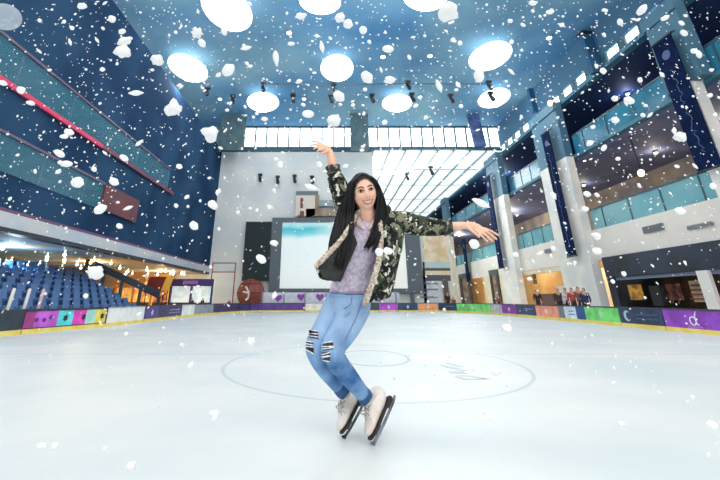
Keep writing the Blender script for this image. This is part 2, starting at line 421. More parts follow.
def em_d(Pt, t):                                      # white letter d drawn like a loop of ribbon
    Lb = (Pt(1, 0) - Pt(0, 0)).length; Hb = BH - .13; u0 = .262
    W_ = lambda x, z: Pt(u0 + x / Lb, .17 + z / Hb, .012)
    n = 20; mb = MB()
    mb.tube([W_(.10 + .085 * math.cos(2 * math.pi * i / n), .10 + .085 * math.sin(2 * math.pi * i / n)) for i in range(n + 1)], .014, 6, 1)
    mb.tube([W_(.24, .30), W_(.185, .20), W_(.185, .10), W_(.20, .03), W_(.25, .02)], [.010, .016, .015, .014, .010], 6, 4)
    mb.tube([W_(.185, .1), W_(.185, .101)], .016, 6, 1)
    mb.build('letter_mark', M('ink_white', (240, 240, 244), .5), t)
    em2 = MB(); em2.tube([Pt(.23 + .009 * i, .1 + .05 * ((i * 7) % 3 - 1)) for i in range(16)], .008, 5, 1)
    em2.build('small_print', M('ink_pink', (214, 150, 214), .5), t)
board(-69, 20, [(1, (40, 52, 66))], 'dark grey rink board at the far left edge beside the magenta banner')
board(20, 105, [(.1, (150, 58, 120)), (.25, (190, 92, 206)), (.18, (84, 208, 212)), (.17, (220, 70, 184)), (.13, (170, 226, 216)), (.17, (238, 208, 92))], 'framed rink board banner of purple, turquoise, pink and yellow squares with dark flowers', emblem=em_left)
board(105, 143, [(1, (240, 240, 236))], 'plain white rink board right of the rainbow coloured flower banner', cap=(150, 156, 160))
board(143, 158, [(1, (72, 52, 120))], 'narrow violet rink board right of the plain white one on the left', emblem=em_star((220, 215, 235)))
board(158, 181, [(1, (52, 44, 92))], 'dark indigo rink board below the purple kiosk sign', emblem=em_text((190, 190, 220), 2))
board(181, 194, [(1, (236, 236, 232))], 'short white rink board between indigo and grey boards below the kiosk', cap=(150, 156, 160))
board(194, 213, [(1, (140, 146, 156))], 'mid grey rink board in the back left curve of the rink')
board(213, 250, [(1, (58, 46, 92))], 'dark plum rink board under the brown ball')
board(250, 305, [(.35, (84, 56, 128)), (.65, (48, 56, 70))], 'long back rink board, violet at its left and charcoal at its right, under the screen')
board(305, 345, [(1, (238, 232, 214))], 'cream rink board at the back, left of the skater\'s hips', cap=(150, 156, 160))
board(345, 380, [(1, (56, 66, 84))], 'slate rink board at the back, just right of the skater\'s hips')
board(380, 398, [(1, (178, 74, 196))], 'bright magenta rink board at the back below the screen', emblem=em_star((240, 220, 245)))
board(398, 418.5, [(1, (40, 60, 94))], 'navy rink board between the magenta and the orange one', emblem=em_star((200, 210, 225)))
board(418.5, 438.5, [(1, (236, 150, 108))], 'orange rink board below the white shelves at the back', emblem=em_star((250, 220, 200)))
board(438.5, 457, [(1, (44, 62, 92))], 'navy rink board between the orange and the green one at the back', emblem=em_text((160, 176, 200), 1))
board(457, 492, [(1, (112, 206, 112))], 'light green rink board in the back right curve of the rink', emblem=em_star((190, 236, 180)))
board(492, 503, [(1, (186, 176, 196))], 'short lilac grey rink board right of the far green one')
board(503, 518, [(1, (124, 46, 150))], 'deep purple rink board near the far pillar', emblem=em_star((230, 200, 240)))
board(518, 537, [(1, (38, 54, 92))], 'navy rink board left of the salmon one', emblem=em_text((170, 190, 220), 1))
board(537, 560, [(1, (236, 142, 118))], 'salmon rink board before the warm lit shop', emblem=em_star((250, 224, 214)))
board(560, 566, [(1, (110, 112, 120))], 'narrow grey rink board right of the salmon one')
board(566, 578, [(1, (206, 220, 236))], 'pale blue white rink board left of the blue one', emblem=em_text((90, 120, 180), 2))
board(578, 587, [(1, (34, 74, 134))], 'royal blue rink board left of the near green one')
board(587, 622, [(1, (108, 204, 108))], 'light green rink board under the broad white pillar', emblem=em_star((180, 234, 176)))
board(622, 667, [(1, (36, 50, 80))], 'dark navy rink board with a pale crescent mark', emblem=em_crescent)
board(667, 799, [(.2, (134, 60, 178)), (.8, (156, 42, 160))], 'purple rink board with a white looped letter d at the right edge', emblem=em_d)
# white posts standing on the left board
for k, (xb, yb, xt, yt, lab) in enumerate(((2, 308, 5, 284, 'white post on the left board, first from the left edge'), (19, 307, 23, 286, 'white post on the left board, second from the left edge'), (34, 307, 38, 287, 'reddish white post on the left board, third from the left edge'))):
    a = gnd(xb) + V((-.12, .1, BH)); b = a + V((.02, .0, .42))
    mb = MB(); mb.tube([a, b], .035, 10, 1, True); 
    o = mb.build('railing_post', M('post_%d' % k, (236, 232, 230) if k < 2 else (226, 176, 178), .4), None, True, org=a); tag(o, lab, 'post')
# ================================================================== hall furnishings
# --- left balconies: glass balustrades with rails, the upper one with a red light strip
glass_l = M('balustrade_glass', (84, 150, 176), .25, alpha=.34, spec=.15)
def balustrade(label, x, y0, y1, z0, z1, gm, rail, posts=4, strip=None, group=None):
    t = thing('glass_balustrade', label, 'balustrade', (x, (y0 + y1) / 2, z0), group)
    MB().box((x - .02, y0, z0 + .02), (x + .02, y1, z1 - .04)).build('glass_panel', gm, t)
    MB().box((x - .05, y0, z1 - .05), (x + .06, y1, z1 + .03)).build('handrail', rail, t)
    for k in range(posts):
        y = y0 + (y1 - y0) * (k + .5) / posts
        MB().box((x - .05, y - .03, z0 + .02), (x - .021, y + .03, z1 - .05)).build('post', rail, t)
    if strip: MB().box((x + .03, y0, z0 + .0), (x + .1, y1, z0 + .14)).build('light_strip', strip, t)
    return t
railm = M('rail_mauve', (92, 72, 104), .4)
b = balustrade('upper left glass balustrade with a glowing crimson strip along its foot', XL + .04, yN, 20.9, 6.2, 7.4, glass_l, railm, 6)
MB().box((XL + .07, yN, 6.14), (XL + .14, 14.2, 6.28)).build('light_strip', M('red_light', (186, 36, 82), .5, emit=.35), b)['label'] = 'glowing crimson light strip'
MB().box((XL + .07, 14.2, 6.14), (XL + .14, 21.6, 6.3)).build('foot_strip', M('dim_red', (120, 52, 78), .5), b)
b = balustrade('lower left glass balustrade above the bleachers, ending in a brown red panel', XL + .04, yN, 15, 3.92, 4.95, glass_l, railm, 4)
MB().box((XL + .03, 15, 3.95), (XL + .12, 17.9, 4.95)).build('end_panel', M('brown_red', (116, 56, 60), .6, c2=(96, 54, 66), scale=1.5), b)
# --- bleachers with single seats
def Yend(i): return 17.6 + .12 * i
bl = M('bleacher_step', (66, 96, 138), .6, c2=(80, 112, 150), scale=1.5)
NR = 8
for i in range(NR):
    x0 = -7.55 - .45 * i
    MB().box((x0 - .45, 8.2, -.1), (x0, Yend(i), .3 + .2 * i)).build('floor_tier', bl, structure=True)
t = thing('grandstand_rail', 'dark sloping rail closing the right end of the blue grandstand', 'rail', (-9.3, 18.7, 0))
MB().obox((-7.5, 18.62, .75), (-3.7, .2, 1.5), (0, .05, 0), (0, 0, .3)).build('side_panel', M('rail_dark', (36, 46, 62), .4), t)
for k in range(5): MB().box((-7.6 - k * .88, 18.68, -.1), (-7.54 - k * .88, 18.9, .85 + k * .36)).build('post', M('rail_dark', (0,) * 3), t)
seat_root = thing('stadium_chair', 'blue stadium chair in the front row, nearest the left edge', 'chair', (0, 0, 0), 'bleacher seats')
sm = M('seat_blue', (58, 104, 160), .45, c2=(78, 128, 178), scale=2)
MB().box((-.30, -.17, .0), (-.06, .17, .07)).build('seat', sm, seat_root, bevel=.015)
MB().obox((-.34, -.17, .05), (-.06, 0, .24), (0, .34, 0), (.04, 0, .01)).build('backrest', sm, seat_root, bevel=.012)
first = True; ORD = 'front second third fourth fifth sixth seventh rearmost'.split()
NUM = 'first second third fourth fifth sixth seventh eighth ninth tenth eleventh twelfth thirteenth fourteenth fifteenth sixteenth seventeenth eighteenth'.split()
for i in range(NR):
    y = Yend(i) - .35; cnt = 0
    while y > 8.6:
        p = V((-7.55 - .45 * i, y, .3 + .2 * i))
        q = pix(p)
        if q[0] > -8:
            lab = 'blue stadium chair, %s row of the stand, %s from its right end' % (ORD[i], NUM[cnt])
            if first: seat_root.location = p; seat_root['label'] = lab; first = False
            else: dup(seat_root, p, lab)
        y -= .56; cnt += 1
# --- left gallery: shopfronts, kiosk, awnings, lamps
def shopfront(label, px0, px1, ytop, Y, col, glow, sign=None):
    a = onY(px0, 300, Y); b = onY(px1, 300, Y); top = onY((px0 + px1) / 2, ytop, Y).z; top = min(top, 2.42)
    t = thing('shopfront', label, 'shop', ((a.x + b.x) / 2, Y, 0))
    MB().box((a.x, Y + .3, 0), (b.x, Y + .4, top)).build('back_panel', glow, t)
    MB().box((a.x, Y, top * .78), (b.x, Y + .28, top)).build('fascia', col, t)
    for k in range(3):
        x = a.x + (b.x - a.x) * (k / 2) * .97
        MB().box((x, Y + .02, 0), (x + (b.x - a.x) * .03, Y + .25, top * .775)).build('post', col, t)
    MB().box((a.x + .1, Y + .05, 0), (b.x - .1, Y + .24, .55)).build('counter', M('counter_dark', (70, 60, 66), .5), t)
    if sign: MB().box((a.x + (b.x - a.x) * .3, Y - .03, top * .84), (a.x + (b.x - a.x) * .65, Y - .005, top * .95)).build('sign', sign, t)
    return t
shopfront('purple fronted kiosk with a lit pale counter behind the left boards', 168, 211, 279, 26.6, M('kiosk_purple', (66, 46, 118), .5), M('kiosk_glow', (196, 216, 214), .5, c2=(240, 246, 240), scale=3, emit=.5), M('sign_violet', (148, 110, 196), .5))
shopfront('amber lit cafe front under the left gallery', 112, 150, 262, 29, M('awning_amber', (206, 148, 84), .6), M('cafe_glow', (200, 130, 60), .5, c2=(250, 200, 110), scale=2.5, emit=.6))
shopfront('golden lit shopfront between the cafe and the purple kiosk', 150, 168, 262, 29.4, M('awning_gold', (222, 176, 92), .6), M('gold_glow', (226, 160, 70), .5, c2=(120, 60, 50), scale=2.5, emit=.5))
shopfront('orange lit shopfront behind the grandstand rows', 40, 78, 262, 24, M('awning_rust', (150, 96, 66), .6), M('rust_glow', (190, 116, 66), .5, c2=(90, 70, 80), scale=2, emit=.4))
shopfront('cyan lit shopfront at the far left edge above the seats', -10, 32, 262, 20, M('front_slate', (60, 90, 116), .6), M('cyan_glow', (110, 200, 224), .5, c2=(60, 100, 140), scale=2, emit=.6))
def awning(label, px0, px1, y0, y1, Y, m):
    a = onY(px0, y1, Y); b = onY(px1, y1, Y); c = onY(px0, y0, Y); h = c.z - a.z
    mb = MB(); mb.obox((a.x, Y, a.z), (b.x - a.x, 0, 0), (0, .5, h), (0, -.04, .04))
    o = mb.build('awning', m, None, org=(a.x, Y, a.z)); tag(o, label, 'awning')
    mb = MB(); k = 8
    for i in range(k): mb.ell((a.x + (b.x - a.x) * (i + .5) / k, Y - .03, a.z), ((b.x - a.x) / k / 2, .03, .07), 10, 6)
    v = mb.build('valance', m, o)
    mb = MB()
    for x in (a.x + .1, b.x - .1): mb.tube([(x, Y + .05, 0), (x, Y + .05, a.z)], .03, 8, 1)
    mb.build('support_frame', black, o)
awning('orange sloping awning left of the maroon one', 112, 143, 276, 287, 25.3, M('awn_orange', (226, 158, 82), .6))
awning('maroon sloping awning between orange and yellow ones', 144, 161, 277, 292, 25.2, M('awn_maroon', (126, 44, 56), .6))
awning('narrow yellow awning at the left end of the purple kiosk', 161.5, 169, 277, 290, 25.1, M('awn_yellow', (240, 196, 96), .6))
# red frame beside the grey wall pier
t = thing('red_gateway', 'thin red frame beside the pale wall left of the brown ball', 'frame', onY(224, 300, 28.6))
a, b = onY(213, 263, 28.6), onY(235, 272, 28.6)
rd = M('frame_red', (150, 66, 70), .5)
for x in (a.x, b.x): MB().tube([(x, 28.6, 0), (x, 28.6, a.z)], .04, 8, 1).build('post', rd, t)
for z in (a.z, b.z): MB().tube([(a.x, 28.6, z), (b.x, 28.6, z)], .035, 8, 1).build('rail', rd, t)
# bulbs under the left gallery
bulb = MB(); bulb.ell((0, 0, 0), (.06, .06, .07), 10, 6); bulb.tube([(0, 0, .06), (0, 0, .16)], .02, 6, 1)
bw = bulb.mesh('bulb_warm', warmlamp, True); bc = bulb.mesh('bulb_cool', coollamp, True)
rr = random.Random(11); used = []
for k in range(76):
    pass
    x = rr.uniform(-15.5, -9.4); y = rr.uniform(11.5, 29.8)
    cool = (y < 17) or rr.random() < .3
    if any((x - a) ** 2 + (y - b) ** 2 < .1 for a, b in used) or abs(y - 20.2) < .4 or abs(y - 24.2) < .4 or y > 28.7: continue
    used.append((x, y))
    z = 2.40 if rr.random() < .5 else rr.uniform(2.1, 2.38)
    o = bpy.data.objects.new('gallery_lamp', bc if cool else bw); COL.objects.link(o); o.location = (x, y, 2.44 - .16)
    tag(o, 'small round cool white lamp hanging under the left gallery' if cool else 'small round warm lamp hanging under the left gallery', 'lamp', 'cool lamps under the left gallery' if cool else 'warm lamps under the left gallery')
point_light('gallery_lamp_light', (-11, 27, 2.0), 110, (1, .75, .42), .2)
point_light('gallery_lamp_light', (-11.5, 20, 2.1), 90, (1, .8, .5), .2)
point_light('gallery_lamp_light', (-11, 14, 2.1), 70, (.7, .9, 1), .2)

# --- back wall: screen, dark panel, ball, sign board
Y = YB - .06
def P(px, py, y=None): return onY(px, py, Y if y is None else y)
t = thing('projection_screen', 'big bright screen in a grey frame on the back wall behind the skater', 'screen', P(345, 300, YB - .35))
fr = M('screen_frame', (92, 104, 114), .5)
a, b = P(282.5, 222.5, YB - .35), P(408, 288.5, YB - .35)
def scr_mat():
    m = bpy.data.materials.new('screen_picture'); m.use_nodes = True; nt = m.node_tree; L = nt.links.new; N = nt.nodes.new
    bb = nt.nodes['Principled BSDF']; tc = N('ShaderNodeTexCoord'); sp = N('ShaderNodeSeparateXYZ'); L(tc.outputs['Object'], sp.inputs[0])
    n = N('ShaderNodeTexNoise'); n.inputs['Scale'].default_value = .5; L(tc.outputs['Object'], n.inputs['Vector'])
    def mth(op, a, b=None):
        q = N('ShaderNodeMath'); q.operation = op
        for i, v in enumerate((a, b)):
            if v is None: continue
            if isinstance(v, (int, float)): q.inputs[i].default_value = v
            else: L(v, q.inputs[i])
        return q.outputs[0]
    zc = mth('ADD', sp.outputs[2], mth('MULTIPLY', n.outputs['Fac'], .9))
    r = N('ShaderNodeValToRGB'); e = r.color_ramp.elements
    e[0].position = 0; e[0].color = lin((246, 250, 250)); e[1].position = 1; e[1].color = lin((200, 236, 240))
    for pos, c in ((.72, (232, 246, 246)), (.80, (112, 206, 214)), (.87, (70, 190, 204)), (.93, (176, 228, 232))):
        q = e.new(pos); q.color = lin(c)
    L(mth('DIVIDE', zc, 5.4), r.inputs[0]); 
    r2 = N('ShaderNodeValToRGB'); r2.color_ramp.elements[0].position = .25; r2.color_ramp.elements[0].color = (0, 0, 0, 1); r2.color_ramp.elements[1].position = .55; r2.color_ramp.elements[1].color = (1, 1, 1, 1)
    L(mth('DIVIDE', sp.outputs[0], 9.2), r2.inputs[0])
    mx = N('ShaderNodeMix'); mx.data_type = 'RGBA'; L(r2.outputs[0], mx.inputs[0]); L(r.outputs[0], mx.inputs[6]); mx.inputs[7].default_value = lin((244, 248, 242)); 
    # green leaf shape near the right edge
    dx = mth('DIVIDE', mth('SUBTRACT', sp.outputs[0], 8.55), .55); dz = mth('DIVIDE', mth('SUBTRACT', sp.outputs[2], 3.3), 1.1)
    d = mth('ADD', mth('MULTIPLY', dx, dx), mth('MULTIPLY', dz, dz))
    mx2 = N('ShaderNodeMix'); mx2.data_type = 'RGBA'; L(mth('LESS_THAN', d, 1.0), mx2.inputs[0]); L(mx.outputs[2], mx2.inputs[6]); mx2.inputs[7].default_value = lin((150, 206, 140))
    L(mx2.outputs[2], bb.inputs['Base Color']); L(mx2.outputs[2], bb.inputs['Emission Color']); bb.inputs['Emission Strength'].default_value = .22
    return m
s = MB().box((0, 0, 0), (b.x - a.x, .06, a.z - b.z)).build('picture', scr_mat(), t); s.location = (a.x - t.location.x, 0, b.z - t.location.z); s.matrix_parent_inverse = Matrix.Identity(4)
p = P(272.5, 220, YB - .35)
MB().box((p.x, YB - .45, b.z - .3), (a.x, YB - .02, a.z + .35)).build('frame_column', fr, t)
p2 = P(419, 235, YB - .35)
MB().box((b.x, YB - .45, b.z - .3), (p2.x, YB - .02, a.z + .35)).build('frame_column', fr, t)
MB().box((a.x, YB - .45, a.z), (b.x, YB - .02, a.z + .35)).build('frame_beam', fr, t)
MB().box((a.x, YB - .45, b.z - .3), (b.x, YB - .02, b.z)).build('frame_beam', fr, t)
for x in (a.x - .3, b.x + .3): MB().box((x - .12, YB - .4, 0), (x + .12, YB - .1, b.z - .3)).build('leg', fr, t)
a, b = P(247, 222.5), P(271, 281)
t = thing('display_tower', 'tall dark green black panel on the back wall left of the bright screen', 'panel', (a.x / 2 + b.x / 2, Y - .2, b.z))
MB().box((a.x, Y - .35, b.z), (b.x - .1, Y, a.z)).build('body', M('panel_dark', (34, 50, 54), .6, c2=(44, 62, 66), scale=6), t)
MB().box((a.x + .08, Y - .39, b.z + .08), (b.x - .18, Y - .36, a.z - .08)).build('grille', M('grille_dark', (40, 56, 60), .8, c2=(28, 40, 46), scale=20), t)
# brown ball
c = P(250.8, 293, 29.3); rad = 13.6 * mpp(c)
t = thing('giant_ball', 'giant brown ball with a white mark at the back left of the rink', 'ball', (c.x, c.y, c.z - rad))
MB().ell(c, (rad, rad, rad), 40, 24).build('ball', M('ball_brown', (134, 66, 58), .5, c2=(158, 88, 70), scale=2), t, True)
mb = MB()
for ax in range(3):
    pts = []
    for k in range(33):
        q = 2 * math.pi * k / 32; e = [V((math.cos(q), math.sin(q), 0)), V((0, math.cos(q), math.sin(q))), V((math.cos(q) * .8, math.sin(q) * .8 , .6))][ax]
        pts.append(c + e.normalized() * rad)
    mb.tube(pts, .03, 6, 1)
mb.build('seam', M('seam_dark', (84, 44, 44), .6), t)
mb = MB()
for pts in ([(246, 287), (248.5, 292), (248, 298), (246, 300)], [(243.5, 292), (249, 293)]):
    q3 = []
    for q in pts:
        d = ray(*q); oc = ORG - c; bq = d.dot(oc); aq = d.dot(d); cq = oc.dot(oc) - (rad + .01) ** 2; disc_ = bq * bq - aq * cq
        q3.append(ORG + d * ((-bq - math.sqrt(max(0, disc_))) / aq))
    mb.tube(q3, .06, 6, 3)
mb.build('white_mark', M('mark_white', (238, 232, 226), .6), t)
MB().tube([(c.x, c.y, c.z - rad + .02), (c.x, c.y, 0)], .35, 20, 1).build('plinth', M('plinth_grey', (120, 110, 104), .6), t)
# sign above the screen
a, b = P(296, 192, YB - .5), P(342, 221, YB - .5); ms = (a.z - b.z) / 29
def S(px, py): return P(px, py - .9, YB - .5)
a.z += 0
t = thing('advert_frame', 'beige and brown sign structure above the left end of the bright screen', 'sign', (S(318, 217.6).x, YB - .5, S(318, 217.6).z))
br = M('sign_brown', (134, 116, 96), .7, c2=(170, 156, 138), scale=1.6)
def sb(n, x0, y0, x1, y1, m, d=.1): 
    q, w_ = S(x0, y0), S(x1, y1); MB().box((q.x, YB - .5, w_.z), (w_.x, YB - .5 + d, q.z)).build(n, m, t)
sb('top_bar', 296, 192, 318, 196, M('sign_grey', (110, 124, 128), .6)); sb('backing', 296, 196.2, 315, 217, M('sign_cream', (226, 216, 202), .6), .2)
sb('dark_stripe', 300.5, 199, 303, 209, M('sign_rust', (128, 74, 60), .6), -.04); sb('red_mark', 300, 212, 304, 217, M('sign_rust', (0,) * 3), -.04)
sb('ledge', 306, 209.5, 338, 217, br, .3); sb('side_column', 315.2, 196, 319, 209.4, br, .15); sb('upper_ledge', 319.2, 201, 340, 207, M('sign_bluegrey', (150, 166, 174), .6), .2)
for x in (297.5, 312): sb('bracket', x, 216, x + 2, 217.7, M('sign_grey', (0,) * 3), .48)
# sticker band behind the back boards: glass with violet hearts
t = thing('glass_screen', 'low white glass screen with violet hearts behind the back boards', 'glass screen', (-1, 27.3, 0))
a, b = P(262, 292.5, 27.3), P(400, 305, 27.3)
MB().box((a.x, 27.3, 0), (b.x, 27.36, a.z)).build('pane', M('frosted_glass', (226, 228, 238), .3, c2=(206, 212, 226), scale=3), t)
for px in (262.5, 284, 305, 326, 347, 372, 396): x = P(px, 300, 27.3).x; MB().box((x - .05, 27.24, 0), (x + .05, 27.29, a.z + .05)).build('post', M('post_grey', (150, 156, 168), .5), t)
def heart(cx, cz, r): 
    return [(cx + r * .062 * 16 * math.sin(q) ** 3, cz + r * .062 * (13 * math.cos(q) - 5 * math.cos(2 * q) - 2 * math.cos(3 * q) - math.cos(4 * q))) for q in [2 * math.pi * i / 20 for i in range(20)]]
for px, py in ((301, 297), (320, 297), (278, 298), (379, 298)):
    c_ = P(px, py, 27.28); hs = heart(c_.x, c_.z, .26); n = len(hs)
    mb = MB(); mb.add([(x, 27.26, z) for x, z in hs] + [(x, 27.29, z) for x, z in hs], [tuple(range(n)), tuple(range(2 * n - 1, n - 1, -1))] + [(i, i + n, (i + 1) % n + n, (i + 1) % n) for i in range(n)])
    mb.build('heart_sticker', M('heart_violet', (150, 66, 176), .5), t)

# --- shop and gallery at the back right
t = thing('shop_gallery', 'two storey cream shop front at the back right of the screen', 'shop', (8.1, YB, 0))
def gb(n, x0, y0, x1, y1, m, d=.3, y=YB): 
    q, w_ = P(x0, y0, y), P(x1, y1, y); MB().box((q.x, y, w_.z), (w_.x, y + d, q.z)).build(n, m, t)
gb('upper_wall', 422.5, 232, 449, 263, M('gal_warm', (244, 230, 206), .6, c2=(226, 200, 160), scale=1.5), .1, YB + .6); gb('balustrade', 422.5, 262, 450.5, 268, M('gal_glass', (196, 220, 220), .3))
gb('dark_beam', 422.5, 268.2, 450.5, 270.5, M('beam_brown', (96, 88, 80), .6)); gb('fascia', 422.5, 270.7, 450.5, 275, cream); gb('sign_band', 422.5, 275.2, 451, 280.8, M('band_slate', (84, 92, 98), .6))
gb('shelf_wall', 422.5, 281, 443, 306, M('shop_white', (224, 230, 240), .6, c2=(206, 214, 228), scale=3)); gb('entrance', 443.2, 281, 450.5, 306, M('shop_dark', (96, 88, 92), .6))
for y in (283, 288.8, 296.5): gb('shelf', 421, y, 438 if y != 296.5 else 437, y + 1.2, M('shelf_slate', (110, 118, 130), .6), -.06)
gb('pier', 450.8, 232, 460, 306, cream, .6)
for x in (446, 437): gb('doll', x, 257.5, x + 2.4, 261.8, M('figure_dark', (70, 62, 60), .7), .1, YB - .2) if False else None
# --- pillars, banners, balustrades on the right facade
pil = M('pillar_white', (244, 240, 232), .6, c2=(222, 226, 226), scale=.8)
pil_t = M('pillar_blue_lit', (74, 118, 142), .6)  # blue light near the ceiling, painted into upper shafts and capitals
pillars = [(12.5, 14.05, 'tall pillar at the right edge behind the biggest navy banner'), (21.5, 24.5, 'broad white pillar above the near green rink board'), (30.4, 33.0, 'white pillar above the deep purple rink board'), (46, 47.8, 'slim far pillar beside the far green rink board')]
for y0, y1, lab in pillars:
    t = thing('pillar', lab, 'pillar', (XR, (y0 + y1) / 2, 0))
    MB().box((XR - .45, y0 if y0 > 15 else 12.98, 0), (XR - .01, y1 if y0 > 15 else 13.6, 8.4)).build('shaft', pil, t)
    MB().box((XR - .45, y0, 8.4), (XR - .01, y1, 11.95)).build('upper_shaft', pil_t, t)['label'] = 'upper shaft with blue light painted in'
    MB().box((XR - .55, y0 + .2, 0), (XR - .451, y1 - .3, .3)).build('base', M('pillar_base', (170, 166, 160), .5), t)
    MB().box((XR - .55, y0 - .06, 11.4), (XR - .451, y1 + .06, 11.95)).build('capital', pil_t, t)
def banner(y0, y1, z0, z1, lab, x=XR - .79):
    t = thing('hanging_banner', lab, 'banner', (x, (y0 + y1) / 2, z0))
    MB().box((x, y0, z0), (x + .05, y1, z1)).build('cloth', darkblue, t)
    MB().tube([(x + .025, y0 - .05, z1 + .02), (x + .025, y1 + .05, z1 + .02)], .05, 8, 1).build('rod', black, t)
    MB().tube([(x + .025, y0 - .05, z0 - .02), (x + .025, y1 + .05, z0 - .02)], .04, 8, 1).build('weight_bar', black, t)
    for y in (y0 + .1, y1 - .1): MB().tube([(x + .03, y, z1), (x + .33, y, z1 + .2)], .025, 6, 1).build('bracket', black, t)
    rr = random.Random(int(y0 * 10)); wd = y1 - y0; z = z0 + .6; pts = []
    while z < z1 - 1.3: pts.append((x - .01, y0 + wd * rr.uniform(.4, .6), z)); z += rr.uniform(.05, .12)
    MB().tube(pts, .02, 5, 1).build('vertical_print', M('print_pale', (62, 88, 136), .6), t)
    mb = MB(); c_ = V((x - .006, (y0 + y1) / 2, z1 - .7)); mb.ell(c_, (.006, wd * .22, wd * .22), 14, 8); mb.build('emblem', M('print_pale', (0,) * 3), t)
banner(12.75, 13.65, 5.0, 10.4, 'widest navy banner hanging at the right edge of the hall')
banner(22.1, 22.95, 2.95, 10.3, 'long navy banner on the broad white pillar right of the outstretched hand')
banner(31.7, 32.6, 3.0, 10.4, 'long navy banner on the far white pillar just right of the fingertips')
banner(41.2, 42.1, 2.4, 6.5, 'short slim navy banner on the wall above the far doorway', XR - .34)
gr = M('glass_teal', (108, 186, 202), .15, alpha=.72, c2=(140, 204, 214), scale=.5)
gr2 = M('glass_teal_deep', (40, 122, 156), .15, alpha=.8, c2=(60, 146, 176), scale=.5)
rl = M('rail_slate', (60, 84, 96), .4)
bays = [(9.2, 12.65, 'in the bay right of the widest banner'), (13.65, 21.4, 'just left of the widest banner'), (24.6, 30.3, 'between the two long banners'), (33.1, 45.9, 'in the far bay by the fingertips'), (48, 60, 'in the farthest bay')]
for y0, y1, lab in bays:
    balustrade('turquoise glass balustrade of lower right gallery ' + lab, XR + .12, y0, y1, 4.17, 5.25, gr, rl, 4)
    balustrade('deep teal glass balustrade of upper right gallery ' + lab, XR + .12, y0, y1, 8.47, 9.62, gr2, rl, 4)
# vents in the white fascia
for px, py, w_, h_, lab in ((653, 228.5, 20, 8, 'grey louvred vent in the white fascia above the dark shop'), (548, 251, 9, 4.5, 'small grey louvred vent in the white fascia above the warm shop'), (700, 226, 22, 4, 'faint long vent in the white fascia at the right edge')):
    c_ = onX(px, py, XR - .03); hy = w_ / 2 * mpp(c_) * 1.35; hz = h_ / 2 * mpp(c_) * .8
    t = thing('air_vent', lab, 'vent', c_)
    MB().box((XR - .05, c_.y - hy, c_.z - hz), (XR - .005, c_.y + hy, c_.z + hz)).build('frame', M('vent_grey', (150, 158, 164), .5), t)
    for k in range(5):
        z = c_.z - hz + (k + .5) * hz * 2 / 5; MB().obox((XR - .08, c_.y - hy * .95, z - .02), (.03, 0, .04), (0, hy * 1.9, 0), (0, 0, .02)).build('slat', M('vent_slat', (120, 128, 136), .5), t)
# dark shop
t = thing('shop_unit', 'dark fronted shop with a black fascia at the right of the rink', 'shop', (XR + 1, 17, 0))
nb = M('shop_black', (30, 36, 50), .5, c2=(40, 54, 78), scale=.7)
MB().box((XR - .12, 9.2, 1.75), (XR - .01, 21.1, 2.72)).build('fascia', nb, t)
MB().box((XR - .1, 20.6, 0), (XR - .01, 21.1, 1.74)).build('side_post', nb, t)
MB().box((XR + .0, 9.2, 1.6), (XR + .1, 20.6, 1.74)).build('light_rail', M('rail_lit', (120, 140, 170), .4), t)
MB().box((XR + .01, 20.85, 0), (XR + 2.2, 21.0, 2.6)).build('side_panel', nb, t)
MB().box((XR + 2.2, 9.2, 0), (XR + 2.3, 21.0, 2.6)).build('back_panel', M('shop_back', (54, 50, 58), .7, c2=(92, 74, 66), scale=1.2), t)
q = onX(712, 300, XR - .1); MB().box((XR - .14, q.y - .25, 0), (XR - .01, q.y + .25, 1.74)).build('white_post', white, t)
for px0, px1, y0, y1, m, n_, d in ((627, 641, 285, 300, M('poster_yellow', (226, 178, 70), .6, c2=(150, 90, 60), scale=3), 'yellow_poster', .3), (688, 708, 281, 302, M('shelf_cream', (226, 206, 178), .6), 'shelf_unit', .8), (648, 664, 286, 306, M('display_dark', (28, 32, 40), .5), 'dark_display', .4), (664, 680, 284, 300, M('poster_rose', (170, 120, 108), .6, c2=(90, 60, 60), scale=3), 'poster', 1.0)):
    a, b = onX(px0, y0, XR + d), onX(px1, y1, XR + d); MB().box((XR + d, b.y, b.z), (XR + d + .2, a.y, a.z)).build(n_, m, t)
for k in range(4):
    y = 284.5 + k * 4.5; a, b = onX(690, y, XR + .7), onX(706, y + 1.6, XR + .7); MB().box((XR + .7, b.y, b.z), (XR + .79, a.y, a.z)).build('shelf', M('shelf_brown', (126, 84, 66), .6), t)
# warm shop between the pillars
t = thing('shop_unit', 'warm lit cream shop between the two white pillars', 'shop', (XR + 2, 27, 0))
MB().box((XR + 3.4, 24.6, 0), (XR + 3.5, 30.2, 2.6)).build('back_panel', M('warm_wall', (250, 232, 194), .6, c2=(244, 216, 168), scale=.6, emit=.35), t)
MB().box((XR + .02, 24.55, 2.35), (XR + .3, 30.35, 2.62)).build('fascia', cream, t)
a, b = onX(531, 270, XR + .1), onX(536, 284, XR + .1); MB().box((XR + .1, b.y, b.z), (XR + .2, a.y, a.z)).build('hanging_sign', M('sign_olive', (88, 84, 60), .6), t)
a, b = onX(556, 286, XR + .8), onX(574, 296, XR + .8); MB().box((XR + .8, b.y, b.z), (XR + 1.5, a.y, a.z)).build('white_counter', white, t)
a, b = onX(540, 294, XR + .5), onX(554, 303, XR + .5); MB().box((XR + .5, b.y, 0), (XR + 1.3, a.y, a.z)).build('dark_counter', M('counter_brown', (110, 84, 74), .6), t)
